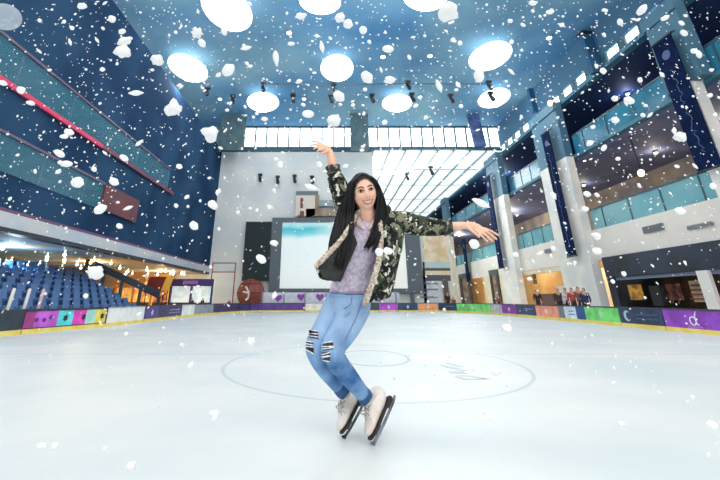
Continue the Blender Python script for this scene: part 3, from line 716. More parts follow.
# doorway between the far pillars
for px0, px1, lab in ((490, 503, 'dark framed shop doorway in the cream wall left of the far pillar'), (459.5, 474, 'dark framed doorway beside the cream pier at the back right')):
    a, b = onX(px0, 276 if px0 > 480 else 279, XR - .05), onX(px1, 306, XR - .05)
    t = thing('shop_doorway', lab, 'doorway', (XR, (a.y + b.y) / 2, 0))
    y0, y1 = b.y, a.y; h = a.z; fm = M('door_dark', (66, 58, 56), .5)
    MB().box((XR - .12, y0, 0), (XR - .01, y0 + (y1 - y0) * .22, h)).build('jamb', fm, t); MB().box((XR - .12, y1 - (y1 - y0) * .22, 0), (XR - .01, y1, h)).build('jamb', fm, t)
    MB().box((XR - .14, y0, h), (XR - .01, y1, h + .45)).build('lintel', M('lintel_slate', (80, 88, 92), .5), t)
    MB().box((XR - .06, y0 + (y1 - y0) * .22, 0), (XR - .02, y1 - (y1 - y0) * .22, h)).build('door_leaf', M('door_brown', (170, 146, 124), .5, c2=(110, 84, 70), scale=2), t)
mb = MB(); mb.box((XR, 33.1, 0), (XR + .28, 38.4, 2.62)); mb.box((XR, 45.6, 0), (XR + .28, 66, 2.62)); struct('wall_right_ground', mb, cream)
# lamps of the right galleries
def gal_lamp(x, y, z, m, lab, pw, col):
    t = thing('ceiling_spot', lab, 'lamp', (x, y, z))
    MB().tube([(x, y, z), (x, y, z - .1)], .12, 14, 1, False).build('ring', M('ring_grey', (150, 150, 150), .4), t)
    MB().ell((x, y, z - .13), (.1, .1, .06), 12, 8).build('bulb', m, t, True)
    if pw: point_light('ceiling_spot_light', (x, y, z - .35), pw, col, .12)
k = 0
for y, lab in ((16, 'near'), (20, 'second'), (26.5, 'third'), (37, 'farthest')):
    gal_lamp(XR + 3.5, y, 8.19, warmlamp, 'warm ceiling lamp in the lower right gallery, %s of four' % lab, 26, (1, .86, .68))
for y, lab in ((16, 'near'), (26.5, 'middle'), (37, 'far')):
    gal_lamp(XR + 3, y, 3.99, warmlamp, 'warm ceiling lamp in the ground floor shops on the right, %s one' % lab, 130, (1, .84, .58))
gal_lamp(XR + 3, 20, 11.79, coollamp, 'cool white ceiling lamp in the upper right gallery', 30, (.6, .7, 1))
gal_lamp(XR + 2, 35.5, 8.19, warmlamp, 'added warm fill lamp in the lower right gallery near the fingertips', 240, (1, .9, .76))  # from here on, lamps added to brighten the far right galleries
gal_lamp(XR + 2, 50, 8.19, warmlamp, 'added warm fill lamp deep in the farthest lower right gallery', 300, (1, .92, .8))
gal_lamp(XR + 2, 36, 11.79, coollamp, 'added cool fill lamp in the far upper right gallery', 220, (.8, .9, 1))
gal_lamp(XR + 2, 50, 3.99, warmlamp, 'added warm fill lamp in the farthest ground floor shop on the right', 160, (1, .9, .75))
# bright star like spot on the front of the lower gallery
for px, py, m, lab, zt in ((584, 158.5, coollamp, 'bright white spot in the gallery right of the long banner', 8.2), (641, 173, warmlamp, 'bright orange spot lamp inside the lower right gallery', 8.2), (550, 103, warmlamp, 'bright spot where the clerestory meets the pillar', 0)):
    c_ = onX(px, py, XR + .7 if zt else XR - .62)
    t = thing('spot_lamp', lab, 'lamp', c_)
    MB().ell(c_, (.12, .17, .17), 14, 8).build('bulb', m, t, True)
    if zt: MB().tube([c_ + V((0, 0, .1)), (c_.x, c_.y, zt)], .03, 8, 1, False).build('rod', black, t)
    else: MB().tube([c_, c_ + V((.17, 0, -.25))], .05, 8, 1).build('arm', black, t)

# --- ceiling: oval lanterns, hanging panels, spotlights on their bar
lan = M('lantern_glow', (255, 252, 246), .5, emit=1.7)
LAN = [(188, 68, 20.5, 12, 27, 'oval glowing ceiling lantern nearest the dark left wall'), (227, 9, 27, 19, 35, 'biggest oval ceiling lantern, cut by the top edge left of centre'), (320, 1, 21, 13, 5, 'oval ceiling lantern at the top edge right of the biggest one'),
       (425, -3, 22, 13.5, 5, 'oval ceiling lantern at the top edge right of centre'), (337, 68, 16.5, 13.5, 0, 'rounded glowing lantern above the raised hand'), (490, 56, 21.5, 13, -24, 'tilted oval ceiling lantern nearest the right clerestory'),
       (263, 102, 16, 10, 3, 'oval lantern above the left end of the back windows'), (397, 103, 15, 9, -3, 'oval lantern between the two middle hanging panels'), (494, 98, 16, 9, -20, 'pale oval lantern by the right hanging panel')]
for px, py, ra, rb, ang, lab in LAN:
    c_ = onZ(px, py, ZC - .75); k = mpp(c_); d = ray(px, py).normalized()
    t = thing('ceiling_lantern', lab, 'lantern', (c_.x, c_.y, ZC))
    rx = V((1, 0, 0)); upv = rx.cross(d).normalized()
    if upv.z < 0: upv = -upv
    a_ = math.radians(-ang); ex = rx * math.cos(a_) + upv * math.sin(a_); ey = -rx * math.sin(a_) + upv * math.cos(a_); ez = ex.cross(ey)
    R = Matrix((ex, ez, ey)).transposed()
    mb = MB(); mb.ell(c_, (ra * k, ra * k * .8, rb * k), 36, 20, R); mb.build('shade', lan, t, True)
    mb = MB()
    for q in range(5):
        zz = (q - 2) * .36; rr_ = math.sqrt(1 - zz * zz)
        mb.tube([c_ + R @ V((ra * k * rr_ * math.cos(u), ra * k * .8 * rr_ * math.sin(u), rb * k * zz)) for u in [2 * math.pi * j / 32 for j in range(33)]], .012, 5, 1)
    mb.build('rib', M('rib_white', (246, 240, 228), .6), t)
    MB().tube([c_ + V((0, 0, rb * k * .8)), (c_.x, c_.y, ZC)], .025, 8, 1).build('rod', black, t)
    l = point_light('lantern_light', c_ - V((0, 0, rb * k + .25)), 190, (1, .98, .95), .3)
def hpanel(px0, px1, y0, y1, Y, m, lab, skew=0):
    a, b = onY(px0, y0, Y), onY(px1, y1, Y)
    t = thing('hanging_banner', lab, 'banner', ((a.x + b.x) / 2, Y, a.z))
    mb = MB(); mb.obox((a.x + skew, Y, b.z), (b.x - a.x, 0, 0), (0, .3, 0), (-skew, 0, a.z - b.z)); mb.build('panel', m, t, bevel=.03)
    mb = MB()
    for k in range(4):
        z = b.z + (a.z - b.z) * (k + .5) / 4; mb.box((a.x + .1, Y - .02, z - .03), (b.x - .1, Y - .002, z + .03))
    for x in (a.x + .25, b.x - .25): MB().tube([(x - skew * .5, Y + .15, a.z - .02), (x - skew * .5, Y + .15, ZC)], .03, 6, 1).build('cable', black, t)
    MB().box((a.x - .06, Y - .04, a.z - .02), (b.x + .06, Y + .34, a.z + .1)).build('top_bar', black, t)
hp = M('hanging_slate', (62, 88, 98), .6, c2=(74, 104, 112), scale=2)
hpanel(222.5, 243, 107, 150, 28, hp, 'dark slate panel hanging at the left end of the back windows')
hpanel(350, 369.5, 106, 151, 28, hp, 'dark slate panel hanging above the skater\'s head')
hpanel(466, 483, 107, 146, 28, M('hanging_navy', (44, 62, 100), .6, c2=(64, 92, 150), scale=1.5), 'dark navy panel hanging right of the skylight, with a blue sheen', .3)
hpanel(582, 606, 33, 72, 17.5, M('hanging_teal', (30, 84, 120), .6), 'dark teal panel hanging before the right clerestory')
hpanel(527, 541, 82, 112, 24, M('hanging_teal', (0,) * 3), 'small dark teal block hanging near the right corner of the ceiling')
t = thing('lighting_bar', 'thin dark lighting bar hanging under the ceiling above the windows', 'bar', (1, 22.3, 13.8))
z = onY(340, 84, 22.3).z
MB().tube([(onY(262, 84, 22.3).x, 22.3, z), (onY(492, 84, 22.3).x, 22.3, z)], .045, 8, 1).build('bar', M('bar_teal', (70, 108, 128), .5), t)
for px in (290, 345, 400, 455): x = onY(px, 84, 22.3).x; MB().tube([(x, 22.3, z), (x, 22.3, ZC)], .02, 6, 1).build('hanger', M('bar_teal', (0,) * 3), t)
def spot(px, py, Y, lab, k=1.0, hold=None):
    c_ = onY(px, py, Y); u = mpp(c_) * k
    t = thing('spotlight', lab, 'spotlight', c_)
    MB().box(c_ + V((-2.6 * u, -.12, 3.4 * u)), c_ + V((2.6 * u, .12, 5.4 * u))).build('clamp', black, t)
    if hold is None: MB().tube([c_ + V((0, 0, 5.4 * u)), (c_.x, c_.y, ZC)], .01, 6, 1, False).build('stem', M('bar_teal', (0,) * 3), t)
    elif hold == 'wall': MB().box(c_ + V((-.06, 0, 3.6 * u)), V((c_.x + .06, YB, c_.z + 4.4 * u))).build('bracket', black, t)
    else: MB().tube([c_ + V((0, 0, 5.4 * u)), (c_.x, c_.y, hold)], .02, 6, 1, False).build('stem', black, t)
    MB().tube([c_ + V((0, 0, 3.6 * u)), c_ + V((0, 0, 0))], .8 * u, 8, 1).build('yoke', black, t)
    MB().tube([c_ + V((-.5 * u, 0, 1.5 * u)), c_ + V((.9 * u, -2.0 * u, -3.6 * u))], [1.5 * u, 2.2 * u], 14, 1).build('can', M('can_black', (30, 40, 48), .4), t)
for px, py, lab in ((263, 88, 'black spotlight over the left oval lantern'), (293, 99, 'black spotlight hanging between the left lanterns'), (334, 88, 'black spotlight under the rounded lantern'), (331, 99, 'black spotlight low under the rounded lantern'), (372, 99, 'black spotlight right of the panel above the head'), (408, 86, 'taller black spotlight above the middle lantern'), (412, 98, 'lower black spotlight right of the middle lantern'), (451, 99, 'black spotlight between middle lantern and navy panel'), (489, 86, 'upper black spotlight by the right lantern'), (491, 97, 'lower black spotlight by the right lantern'), (207, 92, 'black spotlight near the left wall top'), (233, 100, 'black spotlight above the left hanging panel')):
    spot(px, py, 21.9 if px != 489 else 21.2, lab)
for px, py, lab in ((260, 178, 'tallest spotlight on the pale back wall, leftmost'), (277.5, 180, 'small spotlight on the pale back wall, second from left'), (294.5, 179, 'small spotlight on the pale back wall, third from left'), (312, 180, 'small spotlight on the pale back wall, nearest the raised arm')):
    spot(px, py, YB - .3, lab, .8, 'wall')
spot(407, 177, 33, 'small dark spotlight under the skylight nearer the head', .7, 12.31); spot(431, 171, 33, 'larger dark spotlight under the skylight', .9, 12.31)
for px, py, lab in ((430, 56, 'star bright lamp left of the tilted lantern'), (549, 38, 'hazy bright lamp on the ceiling right of the tilted lantern'), (289, 33, 'star bright lamp right of the biggest lantern'), (304, 99, 'small bright lamp right of the left oval lantern'), (420, 97, 'pale cyan lamp right of the middle lantern'), (220, 99, 'orange white bright lamp above the left hanging panel'), (383, 57, 'star bright lamp above the middle lantern')):
    c_ = onZ(px, py, ZC - .1); t = thing('ceiling_spot', lab, 'lamp', (c_.x, c_.y, ZC))
    MB().tube([c_ + V((0, 0, .09)), c_ + V((0, 0, .0))], .17, 14, 1, False).build('ring', M('ring_grey', (150,) * 3), t); MB().ell(c_, (.14, .14, .08), 12, 8).build('bulb', coollamp, t, True)
# ================================================================== the skater
def J(px, py, y): return onY(px, py, y)
skin = M('skin', (238, 184, 156), .5, c2=(242, 192, 168), scale=30, bump=.05)
lipm = M('lips', (206, 104, 104), .4); teeth = M('teeth', (248, 244, 238), .3); eyew = M('eye_white', (236, 234, 232), .2); iris = M('iris_dark', (40, 26, 22), .2); browm = M('brow_dark', (44, 32, 30), .6)
hairm = M('hair_black', (10, 9, 12), .5, c2=(24, 21, 26), spec=.3, scale=6, stretch=(18, 18, 1.5), bump=.4, bscale=12)
person = thing('person', 'young woman skating with arms flung wide, camouflage jacket, lilac top, ripped jeans, white skates', 'person', onZ(362, 441, 0))

# --- head: a face shaped sphere, local x to the viewer's right, -y out of the face, z up
HC = J(364.0, 192.2, 2.36); HK = 1.04
to_cam = (ORG - HC).normalized()
Nf = (to_cam + V((.17, 0, 0.02))).normalized()
rgt = V((1, 0, 0)); rgt = (rgt - Nf * rgt.dot(Nf)).normalized(); upf = Nf.cross(rgt) * 1
if upf.z < 0: upf = -upf
ra_ = math.radians(11)
ex = rgt * math.cos(ra_) + upf * math.sin(ra_); ez = upf * math.cos(ra_) - rgt * math.sin(ra_); ey = -Nf
HR = Matrix((ex, ey, ez)).transposed()
def hl(p): return HC + HR @ (V(p) * HK)
def gs(x, z, cx, cz, sx, sz): return math.exp(-((x - cx) / sx) ** 2 - ((z - cz) / sz) ** 2)
def head_pt(th, a):
    n = V((math.sin(th) * math.cos(a), math.sin(th) * math.sin(a), math.cos(th)))
    x, y, z = n.x * .071, n.y * .09, n.z * .108
    if z < 0:
        k = min(1, -z / .108); x *= 1 - .40 * k ** 1.9 * .75; 
        if y > 0: y *= 1 - .45 * k                      # under the skull
        else: y *= 1 - .10 * k * k
    if y < 0:
        d = .020 * gs(x, z, 0, -.022, .012, .014) + .013 * gs(x, z, 0, -.006, .009, .02) + .006 * gs(x, z, 0, .012, .010, .012)
        for sx in (-1, 1):
            d -= .010 * gs(x, z, sx * .029, .010, .016, .010); d += .004 * gs(x, z, sx * .029, .030, .022, .008)
            d += .007 * gs(x, z, sx * .036, -.026, .018, .016); d += .006 * gs(x, z, sx * .011, -.026, .007, .006)
            d -= .003 * gs(x, z, sx * .030, -.050, .008, .016)
        d += .003 * gs(x, z, 0, -.053, .024, .012) - .004 * gs(x, z, 0, -.070, .020, .006) + .009 * gs(x, z, 0, -.090, .018, .014)
        y -= d
    return V((x, y, z))
mb = MB(); nu, nv = 72, 54
hv = [[head_pt(math.pi * i / nv, 2 * math.pi * j / nu) for j in range(nu)] for i in range(nv + 1)]
mb.loft([[hl(p) for p in r] for r in hv[1:-1]])
hb = MB(); hb.loft([r for r in hv[1:-1]]); hbm = hb.mesh('tmp', skin); hbvh = BVHTree.FromPolygons([v.co for v in hbm.vertices], [list(p.vertices) for p in hbm.polygons])
def face(x, z, off=0):                                 # a point on the face
    h = hbvh.ray_cast(V((x, -.4, z)), V((0, 1, 0)))[0]
    y = h.y if h else -.05
    return hl((x, y - off, z))
for sx in (-1, 1):                                     # ears
    mb.ell(hl((sx * .072, .008, -.008)), (.010 * HK, .017 * HK, .028 * HK), 12, 8, HR)
# neck, shoulders, trunk
nb_ = J(369, 222, 2.47)
mb.tube([hl((0, .02, -.055)), hl((.0, .022, -.105)), nb_], [.046, .044, .058], 18)
chest = J(368, 236, 2.53); waist = J(353, 276, 2.58); pelvis = J(349, 302, 2.62)
def ring_e(c, a, b, ax=None, n=20, tilt=0):
    return [c + V((math.cos(2 * math.pi * j / n) * a, math.sin(2 * math.pi * j / n) * b, math.cos(2 * math.pi * j / n) * a * tilt)) for j in range(n)]
mb.loft([ring_e(J(369, 216, 2.5), .05, .05), ring_e(J(369, 222, 2.51), .12, .07), ring_e(chest, .135, .085), ring_e(J(361, 256, 2.56), .125, .085), ring_e(waist, .115, .08), ring_e(pelvis, .13, .095), ring_e(J(347, 312, 2.62), .10, .09)])
# joints
shR, elR, wrR = J(350, 219, 2.52), J(341, 190, 2.50), J(330.2, 153, 2.47)
shL, elL, wrL = J(395, 220, 2.53), J(430, 226.5, 2.49), J(464.5, 225.2, 2.46)
hipR, kneeR, ankR = J(339, 303, 2.60), J(315.5, 347, 2.46), J(345, 394, 2.70)
hipL, kneeL, ankL = J(356, 304, 2.62), J(332.5, 351, 2.46), J(369.5, 398, 2.64)
mb.tube([shR, elR, J(333.6, 168, 2.48), wrR], [.05, .036, .031, .024], 14)
mb.tube([shL, elL, J(452, 226.3, 2.47), wrL], [.05, .036, .028, .022], 14)
mb.tube([chest, shR], .045, 12, 1); mb.tube([chest, shL], .045, 12, 1)
LEGS = ([(343, 296, 2.63), (336.5, 306, 2.64), (326, 326, 2.61), (316, 344, 2.56), (316.5, 355, 2.56), (325.5, 370, 2.64), (341.5, 389, 2.69), (344, 394, 2.70)],
        [(356, 297, 2.63), (354, 308, 2.62), (345, 328, 2.55), (333.5, 347, 2.47), (334, 358, 2.47), (347, 375, 2.56), (364.5, 396, 2.65), (367, 400, 2.65)])
for lg in LEGS: mb.tube([J(*p) for p in lg], [.056, .06, .05, .042, .038, .034, .028, .026], 16, 4)
def hand(palm_pts, palm_r, fingers, flat=.55):
    mb.tube(palm_pts, palm_r, 14, 3, True, flat)
    for pts, r in fingers: mb.tube(pts, [r, r * 1.0, r * .92, r * .8][:len(pts)], 10, 4)
# raised hand, wrist bent and fingers drooping to the left
y = 2.47
hand([wrR, J(326.5, 149.2, y - .01), J(322, 147.4, y - .015)], [.023, .029, .028],
     [([J(322.5, 145.4, y - .005), J(319, 143.0, y - .01), J(315.6, 141.5, y - .01), J(312.6, 141.6, y - .01)], .0088),
      ([J(321.5, 147, y - .02), J(317.6, 145.2, y - .03), J(314.5, 144.4, y - .03), J(312.4, 145.6, y - .03)], .009),
      ([J(322, 148.6, y - .03), J(318.5, 147.6, y - .045), J(315.8, 147.4, y - .045), J(314, 149, y - .04)], .0085),
      ([J(323, 150, y - .03), J(320.2, 149.8, y - .05), J(318.2, 150.4, y - .05), J(317.2, 152, y - .045)], .0075),
      ([J(327.5, 150.8, y - .03), J(324.8, 152.6, y - .045), J(322, 153.4, y - .05)], .0092)])
# stretched hand to the right, fingers fanned and a little bent down
y = 2.46
hand([wrL, J(470.5, 226.2, y), J(477.5, 228.4, y)], [.021, .030, .030],
     [([J(477, 226.4, y), J(484.5, 228.6, y - .01), J(491.5, 231.4, y - .012), J(498.6, 235.4, y - .01)], .0085),
      ([J(478, 228, y - .01), J(485, 231.2, y - .02), J(490.5, 234.4, y - .022), J(496.4, 239, y - .02)], .0088),
      ([J(477.5, 229.8, y - .015), J(483.2, 233.2, y - .03), J(487.6, 236.6, y - .03), J(491.6, 240.6, y - .028)], .0085),
      ([J(476, 231, y - .02), J(480.2, 234.4, y - .035), J(483.4, 237.4, y - .035), J(486, 240.6, y - .03)], .0075),
      ([J(468.5, 227.6, y - .02), J(472.6, 231.4, y - .035), J(476.4, 234.4, y - .04), J(479, 237, y - .04)], .009)])
body_me = remesh(mb, .0042, 3, .5)
# eyes, brows, lips and teeth set into the same mesh
fm = MB()
def feat(mi): fm.cur = mi
for sx in (-1, 1):
    ec = V((sx * .0295, 0, .009)); h = hbvh.ray_cast(V((ec.x, -.4, ec.z)), V((0, 1, 0)))[0]
    feat(1); c_ = hl((ec.x, h.y + .0085, ec.z)); fm.ell(c_, (.0140 * HK, .0125 * HK, .0080 * HK), 18, 12, HR)
    feat(2); fm.ell(hl((ec.x + .001, h.y - .0015, ec.z)), (.0078 * HK, .004 * HK, .0068 * HK), 14, 8, HR)
    feat(3)
    fm.tube([face(ec.x + q, ec.z + zz, .003) for q, zz in ((-.016, -.001), (-.008, .0060), (0, .0078), (.008, .0064), (.017, .001))], [.0014, .0028, .0032, .0030, .0018], 6, 3)
    fm.tube([face(ec.x + q, ec.z + zz, .002) for q, zz in ((-.013, -.002), (-.006, -.0062), (.006, -.0062), (.013, -.002))], [.0007, .001, .001, .0007], 6, 3)
    fm.tube([face(sx * q, zz, .0015) for q, zz in ((.011, .027), (.022, .0325), (.034, .033), (.047, .026))], [.0026, .0038, .0034, .0014], 8, 3, True, .6)
feat(4)
fm.tube([face(q, z, .002) for q, z in ((-.032, -.040), (-.02, -.0475), (-.007, -.0475), (0, -.049), (.007, -.0475), (.02, -.0475), (.032, -.040))], [.0015, .0034, .0042, .0036, .0042, .0034, .0015], 8, 3)
fm.tube([face(q, z, .002) for q, z in ((-.032, -.040), (-.02, -.061), (0, -.068), (.02, -.061), (.032, -.040))], [.0015, .0042, .0052, .0042, .0015], 8, 4)
feat(5)
top = [face(-.028 + .056 * i / 10, -.046 + .005 * abs(i - 5) / 5 * 1.0 - .001, .0035) for i in range(11)]
bot = [face(-.028 + .056 * i / 10, -.064 + .020 * (abs(i - 5) / 5) ** 2, .0035) for i in range(11)]
bk = [p - Nf * .008 for p in top]; bk2 = [p - Nf * .008 for p in bot]
fm.loft([top, bot, bk2, bk], False)
feat(3)
for sx in (-1, 1): fm.ell(face(sx * .0075, -.0335, .0006), (.003, .002, .0018), 8, 6, HR)
fme = fm.mesh('tmp2', [skin, eyew, iris, browm, lipm, teeth], True)
bm = bmesh.new(); bm.from_mesh(body_me)
for f in bm.faces: f.material_index = 0; f.smooth = True
bm.from_mesh(fme); bm.to_mesh(body_me); bm.free()
body = linkmesh('body', body_me, [skin, eyew, iris, browm, lipm, teeth], person)

# --- jeans
denim = bpy.data.materials.new('denim'); denim.use_nodes = True
def build_denim(m):
    nt = m.node_tree; L = nt.links.new; N = nt.nodes.new; b = nt.nodes['Principled BSDF']; b.inputs['Roughness'].default_value = .8; b.inputs['Specular IOR Level'].default_value = .2
    tc = N('ShaderNodeTexCoord'); n = N('ShaderNodeTexNoise'); n.inputs['Scale'].default_value = 7; n.inputs['Detail'].default_value = 5; L(tc.outputs['Object'], n.inputs['Vector'])
    r = N('ShaderNodeValToRGB'); e = r.color_ramp.elements; e[0].position = .36; e[0].color = lin((58, 104, 158)); e[1].position = .66; e[1].color = lin((142, 180, 218)); L(n.outputs['Fac'], r.inputs[0])
    # worn paler thighs: the wash of the cloth follows the height along the leg
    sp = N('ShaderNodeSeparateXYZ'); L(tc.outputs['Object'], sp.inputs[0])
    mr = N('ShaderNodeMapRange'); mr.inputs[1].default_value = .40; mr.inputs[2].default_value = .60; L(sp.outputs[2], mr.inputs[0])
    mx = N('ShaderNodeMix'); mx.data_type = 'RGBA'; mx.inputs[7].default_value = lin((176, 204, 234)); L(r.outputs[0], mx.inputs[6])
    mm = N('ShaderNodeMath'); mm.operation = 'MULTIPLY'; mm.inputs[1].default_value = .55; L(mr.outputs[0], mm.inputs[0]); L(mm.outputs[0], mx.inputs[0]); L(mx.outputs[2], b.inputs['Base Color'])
    w_ = N('ShaderNodeTexNoise'); w_.inputs['Scale'].default_value = 60; w_.inputs['Detail'].default_value = 3; L(tc.outputs['Object'], w_.inputs['Vector'])
    bp = N('ShaderNodeBump'); bp.inputs['Strength'].default_value = .5; bp.inputs['Distance'].default_value = .006; L(w_.outputs['Fac'], bp.inputs['Height']); L(bp.outputs[0], b.inputs['Normal'])
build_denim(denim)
mb = MB()
def at_px(pts, ys): return [J(p[0], p[1], y) for p, y in zip(pts, ys)]
def rpx(r, p): return r * mpp(p)
# right leg of the skater (left in the photo)
c1 = at_px([(343, 296), (336.5, 306), (326, 326), (316, 344), (316.5, 355), (325.5, 370), (341.5, 389)], [2.63, 2.64, 2.61, 2.56, 2.56, 2.64, 2.69])
mb.tube(c1, [rpx(r, p) for r, p in zip((13.5, 13.4, 11.8, 10.4, 9.0, 8.2, 6.9), c1)], 22, 5)
legA = mb; mb = MB()
c2 = at_px([(356, 297), (354, 308), (345, 328), (333.5, 347), (335, 358), (347.5, 375), (364.5, 396)], [2.63, 2.62, 2.55, 2.47, 2.47, 2.56, 2.65])
mb.tube(c2, [rpx(r, p) for r, p in zip((15, 16.2, 14.2, 11.8, 10.4, 9.4, 6.9), c2)], 22, 5)
mb.loft([ring_e(J(350.5, 289, 2.59), .122, .09), ring_e(J(349.5, 297, 2.60), .128, .098), ring_e(J(348.5, 306, 2.61), .128, .10), ring_e(J(346.5, 313, 2.61), .105, .09)])
# folds behind the knees and at the ankles
for (px, py, yy), (qx, qy, qy2), r in (((343, 349, 2.50), (331, 353, 2.40), .011), ((346, 355, 2.52), (334, 362, 2.41), .010), ((326, 349, 2.58), (319, 355, 2.50), .010), ((345, 360, 2.52), (338, 368, 2.45), .009), ((357, 385, 2.58), (366, 388, 2.60), .009), 
                                     ((352, 306, 2.51), (345, 316, 2.48), .010), ((366, 303, 2.55), (357, 318, 2.50), .009)):
    mb.tube([J(px, py, yy), J((px + qx) / 2, (py + qy) / 2, (yy + qy2) / 2 - .01), J(qx, qy, qy2)], [r * .5, r, r * .5], 8, 4)
jm = remesh(mb, .0055, 4, .5); jA = remesh(legA, .0055, 4, .5)
bm = bmesh.new(); bm.from_mesh(jm); bm.from_mesh(jA); bm.to_mesh(jm); bm.free()
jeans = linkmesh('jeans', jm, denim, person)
jb = BVHTree.FromPolygons([v.co for v in jm.vertices], [list(p.vertices) for p in jm.polygons])
def on_surf(bvh, px, py, off=.002, fallback=2.45):
    h = bvh.ray_cast(ORG, ray(px, py).normalized())
    if h[0] is None: return J(px, py, fallback)
    n_ = h[1]
    if n_.dot(ray(px, py)) > 0: n_ = -n_
    return h[0] + n_ * off
def drape(bvh, quad, nx, ny, off, th, name, m, parent):       # a thin patch lying on a surface
    (ax, ay), (bx, by), (cx_, cy_), (dx, dy) = quad; g0, g1 = [], []
    for j in range(ny + 1):
        for i in range(nx + 1):
            u, v = i / nx, j / ny
            px = (ax * (1 - u) + bx * u) * (1 - v) + (dx * (1 - u) + cx_ * u) * v; py = (ay * (1 - u) + by * u) * (1 - v) + (dy * (1 - u) + cy_ * u) * v
            g0.append(on_surf(bvh, px, py, off)); g1.append(on_surf(bvh, px, py, off - th))
    mb = MB(); n = len(g0); W = nx + 1; fs = []
    for j in range(ny):
        for i in range(nx): a = j * W + i; fs += [(a, a + 1, a + W + 1, a + W), (a + n + W, a + n + W + 1, a + n + 1, a + n)]
    per = [i for i in range(W)] + [j * W + nx for j in range(1, ny + 1)] + [ny * W + i for i in range(nx - 1, -1, -1)] + [j * W for j in range(ny - 1, 0, -1)]
    for a, b in zip(per, per[1:] + per[:1]): fs.append((b, a, a + n, b + n))
    mb.add(g0 + g1, fs); return mb.build(name, m, parent, True)
ripd = M('rip_dark', (34, 34, 42), .8, c2=(62, 58, 62), scale=50); thr = M('thread_white', (228, 234, 240), .8)
for quad, rows in ((((309, 330), (318, 331.5), (318.5, 339), (309, 337.5)), 3), (((306.5, 341), (313, 342), (314, 354), (307, 351)), 4), (((323.5, 343), (333, 342), (333.5, 349), (323, 350.5)), 3), (((322, 352.5), (330.5, 351.5), (329.5, 361.5), (324.5, 361)), 4)):
    rp = drape(jb, quad, 7, 7, .004, .003, 'knee_rip', ripd, jeans)
    for k in range(rows):
        v = (k + .5) / rows + random.uniform(-.1, .1)
        e0 = V((quad[0][0], quad[0][1], 0)).lerp(V((quad[3][0], quad[3][1], 0)), v); e1 = V((quad[1][0], quad[1][1], 0)).lerp(V((quad[2][0], quad[2][1], 0)), min(1, max(0, v + random.uniform(-.15, .15))))
        MB().tube([on_surf(jb, e0.x + (e1.x - e0.x) * q, e0.y + (e1.y - e0.y) * q, .007) for q in (-.05, .25, .5, .75, 1.05)], [.0018, .003, .0022, .0034, .0018], 6, 3).build('thread', thr, jeans)
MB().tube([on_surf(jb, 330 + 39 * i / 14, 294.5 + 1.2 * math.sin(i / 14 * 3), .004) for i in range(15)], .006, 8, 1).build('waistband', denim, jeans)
for pts in ([(352, 296), (350.5, 304), (344, 309)], [(362, 300), (356, 318), (345, 340)]):
    MB().tube([on_surf(jb, x, y, .0015) for x, y in pts], .0022, 6, 5).build('seam', M('denim_seam', (96, 128, 170), .8), jeans)
for c_, d in ((c1, .0), (c2, 0)):                               # rolled cuffs
    p, q = c_[-1], c_[-2]; ax = (p - q).normalized(); r = rpx(7.6, p)
    MB().tube([p - ax * .012, p + ax * .012], [r, r], 20, 1).build('cuff', M('denim_dark', (52, 92, 140), .8), jeans)

# --- lilac top
lil = M('lilac_knit', (188, 174, 198), .9, c2=(218, 208, 224), scale=45, bump=.5, bscale=120, spec=.1)
mb = MB()
rows = [((369.5, 213), 8.5, 2.475, .06), ((369, 218), 12, 2.48, .075), ((368.5, 224), 19, 2.50, .09), ((367, 234), 22, 2.51, .112), ((363.5, 248), 22, 2.52, .118), ((359, 262), 20.5, 2.54, .108), ((354.5, 276), 19.5, 2.57, .10), ((351, 286), 20, 2.59, .108), ((349.6, 293), 20.6, 2.60, .114)]
rg = []
for (px, py), hw, yy, dp in rows:
    c_ = J(px, py, yy); a = hw * mpp(c_); sh_ = 2.0 * mpp(c_) / a if py > 280 else 0
    rr_ = []
    for j in range(40):
        q = 2 * math.pi * j / 40; p = c_ + V((math.cos(q) * a, math.sin(q) * dp, -math.cos(q) * a * .05))
        amp = .0045 * min(1, max(0, (py - 225) / 30)); p += V((math.cos(q), math.sin(q), 0)) * amp * math.sin(q * 7 + py * .13 + math.sin(py * .2))
        rr_.append(p)
    rg.append(rr_)
sm_r = []
for i in range(len(rg) - 1):
    for k in range(4): sm_r.append([a.lerp(b, k / 4) for a, b in zip(rg[i], rg[i + 1])])
sm_r.append(rg[-1]); mb.loft(sm_r, True, False)
shirt = mb.build('shirt', lil, person, True); so = shirt.modifiers.new('thick', 'SOLIDIFY'); so.thickness = .004
sb_ = BVHTree.FromPolygons([v.co for v in shirt.data.vertices], [list(p.vertices) for p in shirt.data.polygons])
MB().tube([on_surf(sb_, 329.5 + 40.5 * i / 16, 291.5 + 1.0 * math.sin(i / 16 * 3.1), .003) for i in range(1, 16)], .005, 8, 1).build('hem', M('lilac_hem', (160, 144, 174), .9), shirt)
# pale scalloped collar
col_m = M('collar_pale', (226, 208, 206), .8, c2=(196, 172, 178), scale=40)
for pts in ([(360, 211), (358, 217), (360, 224), (364, 229)], [(379, 211), (378.5, 217), (374.5, 223), (369, 229)]):
    ps = [on_surf(sb_, x, y, .012, 2.41) for x, y in pts]
    mb = MB(); mb.tube(ps, [.014, .02, .02, .010], 10, 5, True, .45); mb.build('collar', col_m, shirt, True)

